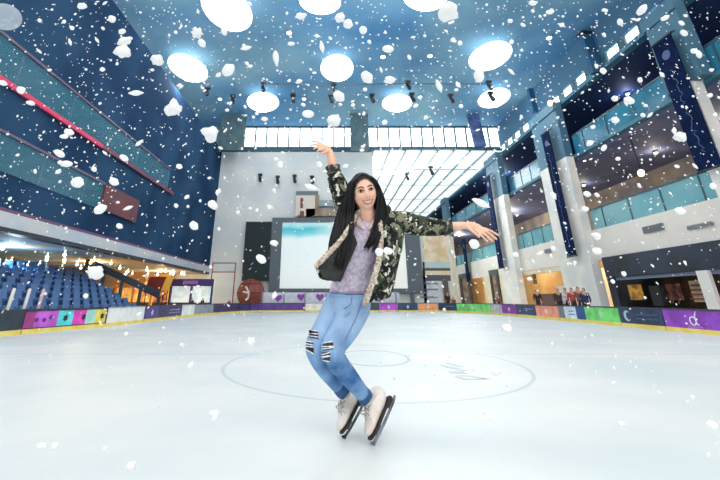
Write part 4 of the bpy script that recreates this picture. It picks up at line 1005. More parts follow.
# --- camouflage jacket: open panels, sleeves, pale pile lining along the edges
camo_m = bpy.data.materials.new('camouflage'); camo_m.use_nodes = True
def build_camo(m):
    nt = m.node_tree; L = nt.links.new; N = nt.nodes.new; b = nt.nodes['Principled BSDF']; b.inputs['Roughness'].default_value = .85; b.inputs['Specular IOR Level'].default_value = .15
    tc = N('ShaderNodeTexCoord'); cur = None
    cur = None
    for k, (sc_, th, c_) in enumerate(((13, .50, (64, 72, 58)), (17, .56, (128, 128, 108)), (15, .585, (22, 26, 26)), (24, .60, (218, 216, 202)), (30, .62, (30, 34, 32)))):
        mp = N('ShaderNodeMapping'); mp.inputs['Location'].default_value = (k * 3.7, k * 5.1, k * 2.3); L(tc.outputs['Object'], mp.inputs[0])
        n0 = N('ShaderNodeTexNoise'); n0.inputs['Scale'].default_value = sc_; n0.inputs['Detail'].default_value = 3; n0.inputs['Distortion'].default_value = .4; L(mp.outputs[0], n0.inputs['Vector'])
        gt = N('ShaderNodeMath'); gt.operation = 'GREATER_THAN'; gt.inputs[1].default_value = th; L(n0.outputs['Fac'], gt.inputs[0])
        mx = N('ShaderNodeMix'); mx.data_type = 'RGBA'; L(gt.outputs[0], mx.inputs[0]); mx.inputs[7].default_value = lin(c_)
        if cur: L(cur, mx.inputs[6])
        else: mx.inputs[6].default_value = lin((34, 40, 38))
        cur = mx.outputs[2]
    L(cur, b.inputs['Base Color'])
    w_ = N('ShaderNodeTexNoise'); w_.inputs['Scale'].default_value = 35; L(tc.outputs['Object'], w_.inputs['Vector'])
    bp = N('ShaderNodeBump'); bp.inputs['Strength'].default_value = .6; bp.inputs['Distance'].default_value = .01; L(w_.outputs['Fac'], bp.inputs['Height']); L(bp.outputs[0], b.inputs['Normal'])
build_camo(camo_m)
pile = M('pile_cream', (222, 214, 200), .95, c2=(176, 160, 140), scale=60, bump=.8, bscale=90, spec=.05)
darkl = M('jacket_lining', (34, 36, 38), .85, c2=(52, 54, 54), scale=14)
JR = [  # front edge, side, back, side, front edge of each row (px, py, depth)
    [(355, 219, 2.42), (349, 215, 2.46), (346, 214, 2.53), (360, 211, 2.60), (384, 211, 2.60), (398, 212, 2.54), (392, 213, 2.47), (379, 217, 2.42)],
    [(350, 230, 2.39), (345, 229, 2.43), (341, 230, 2.54), (354, 228, 2.66), (386, 228, 2.66), (403, 228, 2.54), (395, 229, 2.42), (379.5, 231, 2.39)],
    [(339, 243, 2.37), (338, 245, 2.42), (337.5, 247, 2.54), (352, 246, 2.68), (384, 248, 2.67), (401, 247, 2.55), (394, 248, 2.42), (380, 248, 2.38)],
    [(325, 257, 2.34), (329, 259, 2.40), (333, 261, 2.53), (348, 263, 2.68), (380, 266, 2.68), (397, 266, 2.56), (391, 267, 2.42), (377, 267, 2.37)],
    [(316.5, 266, 2.32), (323, 270, 2.38), (331, 272, 2.52), (344, 276, 2.68), (374, 282, 2.68), (393, 283, 2.56), (387, 285, 2.42), (371, 285, 2.37)],
    [(320.5, 277.5, 2.33), (325, 280, 2.39), (334, 281, 2.52), (345, 283, 2.68), (370, 290, 2.68), (389, 295.5, 2.56), (382, 299.5, 2.43), (365.5, 303, 2.38)]]
def grid_surf(rows, kx, ky):
    rows = [[J(*p) for p in r] for r in rows]
    rows = [catmull(r, [0] * len(r), kx)[0] for r in rows]
    cols = [catmull([r[i] for r in rows], [0] * len(rows), ky)[0] for i in range(len(rows[0]))]
    return [[cols[i][j] for i in range(len(cols))] for j in range(len(cols[0]))]
G = grid_surf(JR, 7, 8)
for j, r in enumerate(G):
    for i, p in enumerate(r):
        nn = noise.noise(V(p) * 14) * .010 + noise.noise(V(p) * 34) * .004
        r[i] = p + V((.3, -1, .1)) * nn
mb = MB(); mb.loft(G, False)
jacket = mb.build('jacket', [camo_m, darkl], person, True)
so = jacket.modifiers.new('thick', 'SOLIDIFY'); so.thickness = .010; so.offset = 0
# sleeves
mb = MB()
def sleeve(pts, rads, n=24):
    P_ = [J(*p) for p in pts]; R_ = [rpx(r, p) for r, p in zip(rads, P_)]
    mb.tube(P_, R_, n, 5)
    P2, R2 = catmull(P_, R_, 5)
    for k in range(3, len(P2) - 2, 2):                     # gathered cloth
        t_ = (P2[k + 1] - P2[k - 1]).normalized(); u_ = t_.orthogonal().normalized()
        a0 = random.uniform(0, 6.28); pts_ = []
        for q in range(7):
            a = a0 + q * .42; d = Matrix.Rotation(a, 3, t_) @ u_; pts_.append(P2[k] + d * R2[k] * .93 + t_ * R2[k] * (.5 * (q / 6 - .5)))
        mb.tube(pts_, [.002, .006, .009, .010, .009, .006, .002], 8, 2)
sleeve([(353, 224, 2.53), (347, 210, 2.52), (341.5, 194, 2.50), (336.5, 180, 2.49), (333.8, 173, 2.48)], [12, 11.4, 10.2, 8.6, 6.6])
sleeve([(392, 223, 2.54), (404, 222.5, 2.53), (418, 225, 2.51), (433, 227, 2.49), (445, 227.5, 2.48)], [11.5, 11.5, 10.2, 9.0, 7.4])
smesh = remesh(mb, .005, 3, .5)
slv = linkmesh('sleeves', smesh, camo_m, jacket)
mb = MB()
p = J(333.2, 168.8, 2.48); d_ = (J(331.8, 162, 2.48) - p).normalized(); mb.tube([p - d_ * .03, p - d_ * .005, p + d_ * .016], [rpx(7.4, p), rpx(7.0, p), rpx(7.7, p)], 24, 2, False); mb.build('cuff', M('cuff_dark', (40, 46, 42), .85, c2=(150, 150, 136), scale=34, ramp=(.5, .62)), jacket, True)
mb = MB(); p = J(449, 227.5, 2.48); d_ = (J(456, 227, 2.47) - p).normalized(); mb.tube([p - d_ * .035, p - d_ * .008, p + d_ * .02], [rpx(8.2, p), rpx(7.8, p), rpx(9.6, p)], 24, 2, False); mb.build('cuff', M('cuff_dark', (0,) * 3), jacket, True)
# lining pile along both front edges
def pile_strip(pts, r):
    mb = MB(); P_, R_ = catmull([J(*p) for p in pts], [r] * len(pts), 9)
    mb.tube(P_, R_, 10, 1, True, .7)
    rr = random.Random(4)
    for p in P_:
        for k in range(5):
            d = V((rr.uniform(-1, 1), rr.uniform(-1, .2), rr.uniform(-1, 1))).normalized(); mb.ell(p + d * r * .8, (r * .42, r * .42, r * .42), 7, 5)
    return mb.build('pile_lining', pile, jacket, True)
pile_strip([(356, 215, 2.42), (350.5, 226, 2.385), (341, 240, 2.355), (328, 254, 2.33), (316.5, 265.5, 2.315)], .0145)['label'] = 'shaggy cream pile lining'
pile_strip([(379, 213, 2.42), (380.5, 230, 2.38), (380.5, 248, 2.365), (377.5, 266, 2.36), (372, 284, 2.36), (365.5, 303, 2.375)], .0165)['label'] = 'shaggy cream pile lining'
# stand up collar behind the neck
mb = MB(); mb.tube([J(355, 216, 2.44), J(351, 209, 2.52), J(368, 206, 2.60), (J(388, 209, 2.54)), J(380, 214, 2.44)], [.018, .022, .024, .022, .018], 12, 5); mb.build('collar', camo_m, jacket, True)
# dark inner side showing on the swung out panel
mb = MB()
Gq = grid_surf([[(351, 230, 2.385), (354, 236, 2.40), (357, 243, 2.41)], [(341, 243, 2.365), (347, 250, 2.38), (351, 257, 2.40)], [(327, 257, 2.335), (336, 265, 2.355), (345, 270, 2.39)], [(319.5, 266.5, 2.322), (331, 274.5, 2.34), (342, 278, 2.38)], [(322, 277.5, 2.325), (331, 280.5, 2.345), (340, 281.5, 2.38)]], 5, 6)
mb.loft(Gq, False); o = mb.build('inner_lining', darkl, jacket, True); so = o.modifiers.new('thick', 'SOLIDIFY'); so.thickness = .006

# --- hair: scalp cap and long locks
mb = MB()
capv = []
for i in range(1, nv):
    row = []
    for j in range(nu):
        p = hv[i][j]; n_ = V((p.x / .071 ** 2, p.y / .09 ** 2, p.z / .108 ** 2)).normalized()
        row.append(p + n_ * (.0095 - .003 * max(0, n_.z) + .003 * math.sin(math.atan2(p.y, p.x) * 22)))
    capv.append(row)
W = nu; fs = []
def in_face(p): return p.y < .02 and ((p.x) / .069) ** 2 + ((p.z + .024) / .101) ** 2 < 1
for i in range(len(capv) - 1):
    for j in range(nu):
        q = [capv[i][j], capv[i][(j + 1) % nu], capv[i + 1][(j + 1) % nu], capv[i + 1][j]]
        c_ = sum(q, V()) / 4
        if in_face(c_) or (c_.z < -.06) or (c_.y < -.03 and c_.z < -.02): continue
        fs.append((i * W + j, i * W + (j + 1) % W, (i + 1) * W + (j + 1) % W, (i + 1) * W + j))
mb.add([hl(p) for r in capv for p in r], fs)
rr = random.Random(21)
def lock(gA, gB, n, r0, spread=.012):                   # locks between two guide lines
    A, _ = catmull(gA, [0] * len(gA), 6); B, _ = catmull(gB, [0] * len(gB), 6)
    for k in range(n):
        u = (k + rr.random() * .8) / n; ph = rr.uniform(0, 6.28); am = rr.uniform(.002, .006); cut = rr.uniform(.82, 1.0)
        off = V((rr.uniform(-1, 1), rr.uniform(-1.0, .6), 0)) * spread
        m_ = max(6, int(len(A) * cut)); P_ = []
        for i in range(m_):
            t = i / (len(A) - 1); p = A[i].lerp(B[i], u) + off * min(1, t * 3)
            p = p + V((math.sin(ph + t * 11) * am, math.cos(ph + t * 9) * am, 0)) * t; P_.append(p)
        R_ = [r0 * (1 - .25 * (i / m_)) * (1 if i < m_ - 5 else (m_ - i) / 5.5) + .0008 for i in range(m_)]
        mb.tube(P_, R_, 6, 1)
PT = lambda x, z, y: hl((x, y, z))
# left of the photo: from the parting over the temple and down over jacket and top
lock([PT(-.005, .106, -.02), PT(-.062, .072, -.025), PT(-.084, .01, -.01), J(344, 211, 2.44), J(340.5, 232, 2.41), J(335, 252, 2.365), J(333.5, 267, 2.33)],
     [PT(-.004, .102, -.05), PT(-.064, .058, -.050), PT(-.081, -.015, -.022), J(352.5, 212, 2.405), J(351, 234, 2.365), J(345.5, 256, 2.35), J(341, 274, 2.345)], 64, .0060)
lock([PT(-.01, .105, .02), PT(-.075, .06, .02), PT(-.092, .0, .02), J(340, 208, 2.47), J(334, 229, 2.45), J(330, 246, 2.40), J(329, 259, 2.34)],
     [PT(-.01, .105, 0), PT(-.07, .06, -.01), PT(-.085, .0, .0), J(347, 208, 2.45), J(344, 230, 2.42), J(340, 250, 2.38), J(337, 266, 2.33)], 40, .0062)
# right of the photo
lock([PT(.004, .102, -.05), PT(.062, .06, -.050), PT(.078, .0, -.024), PT(.074, -.06, -.035), J(375.5, 222, 2.385), J(369.5, 239, 2.36), J(361, 252, 2.355)],
     [PT(.006, .106, -.02), PT(.064, .07, -.02), PT(.086, .01, -.005), PT(.086, -.05, -.012), J(383, 221, 2.41), J(378.5, 238, 2.365), J(371, 256, 2.35)], 60, .0060)
lock([PT(.01, .105, .02), PT(.066, .065, .02), PT(.090, .005, .02), PT(.098, -.055, .01), J(386, 216, 2.44), J(383, 226, 2.40), J(378, 238, 2.37)],
     [PT(.01, .105, 0), PT(.06, .07, -.01), PT(.084, .01, .0), PT(.090, -.05, -.005), J(381, 218, 2.42), J(377, 232, 2.38), J(372, 246, 2.36)], 26, .0060)
# behind the neck
lock([PT(-.06, .06, .06), PT(-.08, -.02, .07), J(345, 214, 2.58), J(340, 236, 2.60)], [PT(.06, .06, .06), PT(.09, -.02, .07), J(388, 212, 2.58), J(390, 226, 2.60)], 40, .009)
hair = mb.build('hair', hairm, person, True)

# --- skates: boot with sole, heel, blade and laces
leather = M('boot_white', (236, 230, 222), .5, c2=(218, 206, 192), scale=8, bump=.15, bscale=25)
solem = M('sole_black', (34, 28, 30), .5); steel = M('blade_steel', (150, 154, 162), .25, 1.0, c2=(90, 92, 98), scale=12); lacem = M('lace_white', (200, 200, 198), .8, c2=(150, 150, 150), scale=60)
def skate(toe, F, D, k, ank):
    F = F.normalized(); D = (D - F * D.dot(F)).normalized(); Sd = F.cross(D).normalized()
    U = -D
    def Q(f, s, u): return toe + F * ((f - .255) * k) + Sd * (s * k) + U * (u * k)
    SO = .039                                           # height of the sole over the edge of the blade
    mb = MB()
    prof = [(-.010, .018, .055, .115), (.0, .029, .03, .135), (.02, .036, .01, .15), (.06, .038, .0, .17), (.10, .038, .0, .165), (.135, .041, .0, .142), (.17, .045, .0, .116), (.205, .046, .0, .098), (.235, .039, .004, .084), (.254, .018, .012, .068)]
    rings = []
    for f, hw, lo, hi in prof:
        lo += SO + .008; hi += SO - .03
        rings.append([Q(f, hw * math.cos(a) * (1 if math.sin(a) < 0 else .86), (lo + hi) / 2 + (hi - lo) / 2 * math.sin(a)) for a in [2 * math.pi * j / 24 for j in range(24)]])
    mb.loft(rings)
    c0 = Q(.055, 0, .13)
    def cen(t): return c0.lerp(ank, t) + F * (.012 * t * k)
    for_r = [(0, .058, .040), (.3, .056, .040), (.6, .052, .041), (.85, .048, .044), (1, .047, .046)]
    mb.loft([[cen(t) + F * (math.cos(a) * rf * k) + Sd * (math.sin(a) * rs * k) for a in [2 * math.pi * j / 24 for j in range(24)]] for t, rf, rs in for_r])
    boot = linkmesh('ice_skate', remesh(mb, .0045, 4, .5), leather, person)
    def ring4(f, hw, u0, u1): return [Q(f, hw, u1), Q(f, hw, u0), Q(f, -hw, u0), Q(f, -hw, u1)]
    mb = MB(); mb.loft([ring4(f, hw, SO - .002, SO + .012) for f, hw in ((-.006, .022), (.03, .037), (.09, .034), (.14, .040), (.19, .047), (.23, .042), (.257, .018))]); mb.build('sole', solem, boot)
    mb = MB(); mb.loft([[Q(-.008, .028, SO + .004), Q(.062, .032, SO + .004), Q(.062, -.032, SO + .004), Q(-.008, -.028, SO + .004)], [Q(.002, .022, SO - .015), Q(.056, .026, SO - .012), Q(.056, -.026, SO - .012), Q(.002, -.022, SO - .015)]]); mb.build('heel', solem, boot)
    mb = MB()
    mb.loft([ring4(f, .0035, u, u + .016) for f, u in ((-.035, .007), (0, .002), (.06, .0), (.14, .0), (.21, .002), (.245, .006), (.262, .012), (.268, .02))])
    def post(f0, f1, g0, g1, u0, u1): mb.loft([[Q(f0, .004, u0), Q(f1, .004, u0), Q(f1, -.004, u0), Q(f0, -.004, u0)], [Q(g0, .014, u1), Q(g1, .014, u1), Q(g1, -.014, u1), Q(g0, -.014, u1)]])
    post(.012, .045, .005, .055, .012, SO - .012); post(.165, .205, .155, .225, .012, SO)
    mb.loft([[Q(.24, .0035, .010), Q(.24, -.0035, .010), Q(.262, -.0035, .036), Q(.262, .0035, .036)], [Q(.262, .0035, .003), Q(.262, -.0035, .003), Q(.272, -.0035, .026), Q(.272, .0035, .026)]])
    mb.build('blade', steel, boot)
    bvh = BVHTree.FromPolygons([v.co for v in boot.data.vertices], [list(p.vertices) for p in boot.data.polygons])
    dirF = (F * .75 + U * .45 ).normalized()
    def on(t, s, off=.003):                              # t 0 at the toes, 1 at the top of the shaft
        c_ = Q(.19, 0, SO + .03).lerp(c0 + F * .02, t / .4) if t < .4 else cen((t - .4) / .6 * .95)
        d = U.lerp(F, min(1, t / .55)).normalized()
        o_ = c_ + Sd * s * k + d * .3; h = bvh.ray_cast(o_, -d)
        return h[0] + d * off if h[0] is not None else c_ + d * .05
    n = 9
    for sgn in (1, -1):
        path = []
        for i in range(n):
            t = .08 + .88 * i / (n - 1); path += [on(t, .020 * sgn), on(min(1, t + .05), -.020 * sgn)]
        mb = MB(); mb.tube(path, .0036 * k, 6, 2); mb.build('laces', lacem, boot, True)
    b0 = on(.86, 0, .012); mb = MB()
    for s1 in (1, -1):
        mb.tube([b0, b0 + Sd * (.03 * s1 * k) + F * .02 * k + U * .012 * k, b0 + Sd * (.042 * s1 * k) + F * .016 * k - U * .006 * k, b0 + Sd * (.02 * s1 * k) + F * .014 * k - U * .012 * k, b0], .0036 * k, 6, 4)
        mb.tube([b0, b0 + Sd * (.02 * s1 * k) + F * .026 * k - U * .02 * k, b0 + Sd * (.03 * s1 * k) + F * .03 * k - U * .045 * k], .0034 * k, 6, 4)
    mb.build('lace_bow', lacem, boot, True)
    hk = M('hook_steel', (120, 120, 126), .3, 1.0)
    for i in range(n):
        for s in (-.024, .024): MB().ell(on(.08 + .88 * i / (n - 1), s, .002), (.0035 * k,) * 3, 8, 6).build('eyelet', hk, boot)
    return boot
skate(onZ(346.5, 438.5, .004), V((-.52, -.46, -.64)), V((.74, .12, -.60)), .90, J(346.5, 394.5, 2.68))
skate(onZ(376, 445, .004), V((-.50, -.46, -.66)), V((.76, .12, -.58)), .96, J(370, 399.5, 2.63))
# ================================================================== people behind the boards
def bystander(px, head_y, X=None, Y=None, shirt_c=(60, 60, 70), leg_c=(40, 44, 60), hair_c=(30, 26, 24), label='', turn=0.0, arm=0):
    h = onX(px, head_y, X) if X else onY(px, head_y, Y)
    H_ = max(.7, h.z); base = V((h.x, h.y, 0)); k = H_ / 1.7
    R = Matrix.Rotation(turn, 3, 'Z')
    q = lambda x, y, z: base + R @ V((x * k, y * k, z * k))
    t = thing('person', label, 'person', base)
    def arms(mb, r, upto=1.0):
        for s in (-1, 1):
            if arm and s == 1: pts = [q(.19, 0, 1.40), q(.26, -.10, 1.16), q(.20, -.32, 1.22)]
            else: pts = [q(s * .19, 0, 1.40), q(s * .25, .01, 1.12), q(s * .24, -.06, .86)]
            if upto < 1: pts[-1] = pts[1].lerp(pts[2], upto)
            mb.tube(pts, [r * 1.15 * k, r * k, r * .8 * k], 8, 3)
            if upto == 1: mb.ell(pts[-1] + (pts[-1] - pts[1]).normalized() * .05 * k, (.035 * k, .03 * k, .05 * k), 8, 6)
    mb = MB(); mb.ell(q(0, -.01, 1.585), (.078 * k, .095 * k, .115 * k), 14, 10); mb.ell(q(0, -.105, 1.575), (.014 * k, .02 * k, .022 * k), 8, 6); mb.tube([q(0, .01, 1.52), q(0, .01, 1.38)], .05 * k, 10, 1)
    mb.tube([q(0, 0, 1.40), q(0, 0, 1.1), q(0, 0, .92)], [.14 * k, .12 * k, .14 * k], 12, 3); arms(mb, .04)
    for s in (-1, 1): mb.tube([q(s * .08, 0, .92), q(s * .09, -.02, .5), q(s * .09, .01, .08)], [.075 * k, .055 * k, .04 * k], 8, 3); mb.tube([q(s * .09, .03, .045), q(s * .1, -.14, .04)], .035 * k, 8, 1)
    linkmesh('body', remesh(mb, .018 * k, 2), M('skin_far', (206, 156, 130), .6), t)
    mb = MB(); mb.tube([q(0, 0, 1.44), q(0, 0, 1.30), q(0, 0, 1.1), q(0, 0, .86)], [.12 * k, .185 * k, .165 * k, .17 * k], 14, 3, True, .75); mb.tube([q(-.18, 0, 1.39), q(.18, 0, 1.39)], .06 * k, 8, 1); arms(mb, .055, .55)
    linkmesh('shirt', remesh(mb, .018 * k, 2), M('cloth_%d_%d_%d' % shirt_c, shirt_c, .8), t)
    mb = MB(); mb.tube([q(0, 0, .95), q(0, 0, .82)], [.15 * k, .155 * k], 12, 1)
    for s in (-1, 1): mb.tube([q(s * .075, 0, .88), q(s * .09, -.02, .5), q(s * .09, .01, .09)], [.09 * k, .072 * k, .06 * k], 8, 3)
    linkmesh('trousers', remesh(mb, .018 * k, 2), M('cloth_%d_%d_%d' % leg_c, leg_c, .8), t)
    mb = MB(); mb.ell(q(0, .02, 1.62), (.088 * k, .10 * k, .10 * k), 12, 8); mb.build('hair', M('hair_%d_%d_%d' % hair_c, hair_c, .6), t, True)
for a in ((557, 289, 10.4, (70, 64, 70), 'bystander in grey behind the salmon rink board', .3, 0), (564, 288, 10.2, (222, 222, 226), 'bystander in a white shirt by the warm lit shop', -.4, 1), (570.5, 288, 10.0, (168, 70, 66), 'bystander in a red shirt behind the pale blue board', .2, 0), (577, 287, 10.4, (96, 88, 84), 'bystander in brown behind the pale blue board', .6, 1), (583, 288.5, 9.8, (32, 50, 96), 'bystander in dark blue behind the royal blue board', 0, 0),
          (536, 290, 11, (48, 46, 52), 'bystander in black behind the navy board left of the salmon one', .5, 0), (498, 295, 12, (122, 104, 96), 'bystander in brown by the far dark doorway', 0, 0), (655, 287, 15.2, (34, 38, 48), 'bystander in black inside the dark shop', .5, 1), (671, 288, 15.5, (150, 112, 96), 'bystander in tan inside the dark shop', -.3, 0)):
    bystander(a[0], a[1], X=a[2], shirt_c=a[3], label=a[4], turn=a[5] - .9, arm=a[6])
for a in ((192, 298, 25.6, (52, 50, 84), 'bystander in indigo at the purple kiosk, left of two', .4, 0), (203, 298, 25.5, (46, 46, 52), 'bystander in black at the purple kiosk, right of two', -.3, 1), (229, 300, 29.0, (60, 62, 70), 'bystander in charcoal under the thin red frame', .3, 0), (447, 292, 29.2, (44, 42, 46), 'bystander in black by the shop entrance at the back right', .2, 0), (453, 297, 28.9, (150, 70, 70), 'bystander in red by the cream pier at the back right', -.2, 0)):
    bystander(a[0], a[1], Y=a[2], shirt_c=a[3], label=a[4], turn=a[5], arm=a[6])

# ================================================================== falling snow
snow_m = bpy.data.materials.new('snow'); snow_m.use_nodes = True
def build_snow(m):
    nt = m.node_tree; b = nt.nodes['Principled BSDF']; b.inputs['Base Color'].default_value = (1, 1, 1, 1); b.inputs['Roughness'].default_value = .7
    tr = nt.nodes.new('ShaderNodeBsdfTranslucent'); tr.inputs[0].default_value = (1, 1, 1, 1); mx = nt.nodes.new('ShaderNodeMixShader'); mx.inputs[0].default_value = .3
    nt.links.new(b.outputs[0], mx.inputs[1]); nt.links.new(tr.outputs[0], mx.inputs[2]); nt.links.new(mx.outputs[0], nt.nodes['Material Output'].inputs[0])
build_snow(snow_m)
rs = random.Random(99)
def flake_geo(mb, kind, rr):
    o = len(mb.v); nu, nv = 14, 8
    if kind == 'oval': r = (1, .5, .72)
    elif kind == 'leaf': r = (1, .28, .36)
    elif kind == 'chip': r = (1, .35, .55)
    elif kind == 'star': r = (1, .45, 1)
    else: r = (1, .7, .95)
    ph = rr.uniform(0, 50); am = {'oval': .12, 'leaf': .12, 'chip': .3, 'round': .14, 'lump': .34, 'star': .1}[kind]
    mb.ell((0, 0, 0), (1, 1, 1), nu, nv)
    for i in range(o, len(mb.v)):
        p = V(mb.v[i]); k = 1 + am * noise.noise(p * 1.5 + V((ph, 0, 0))) * 1.6
        if kind == 'star': k *= .62 + .38 * abs(math.cos(math.atan2(p.z, p.x) * 3)) ** 2
        if kind == 'leaf': k *= 1; p = V((p.x, p.y * (1 - .55 * p.x * p.x), p.z * (1 - .55 * p.x * p.x)))
        mb.v[i] = (p.x * r[0] * k, p.y * r[1] * k, p.z * r[2] * k)
FL = {}
for kd in ('oval', 'leaf', 'chip', 'round', 'lump', 'star'):
    for v in range(3):
        mb = MB(); flake_geo(mb, kd, rs); FL[kd, v] = mb.mesh('snowflake', snow_m, True)
def flake(px, py, wpx, kind, ang, real, label, group=None, M_=None):
    # real: half length in metres; its distance follows from the size it shows
    d = ray(px, py); dist = real * FPX / (wpx / 2); p = ORG + d * dist        # d has unit forward component
    if p.z < .03: p = ORG + d * ((.03 - EYE) / d.z); real = wpx / 2 * mpp(p)
    o = bpy.data.objects.new('snowflake', FL[kind, rs.randrange(3)]); COL.objects.link(o)
    up = V((1, 0, 0)).cross(d.normalized())
    if up.z < 0: up = -up
    a = math.radians(-ang); ex_ = V((1, 0, 0)) * math.cos(a) + up * math.sin(a); ez_ = up * math.cos(a) - V((1, 0, 0)) * math.sin(a); ey_ = ez_.cross(ex_)
    o.matrix_world = Matrix.Translation(p) @ Matrix((ex_, ey_, ez_)).transposed().to_4x4() @ Matrix.Scale(real, 4)
    tag(o, label, 'snowflake', group); return o
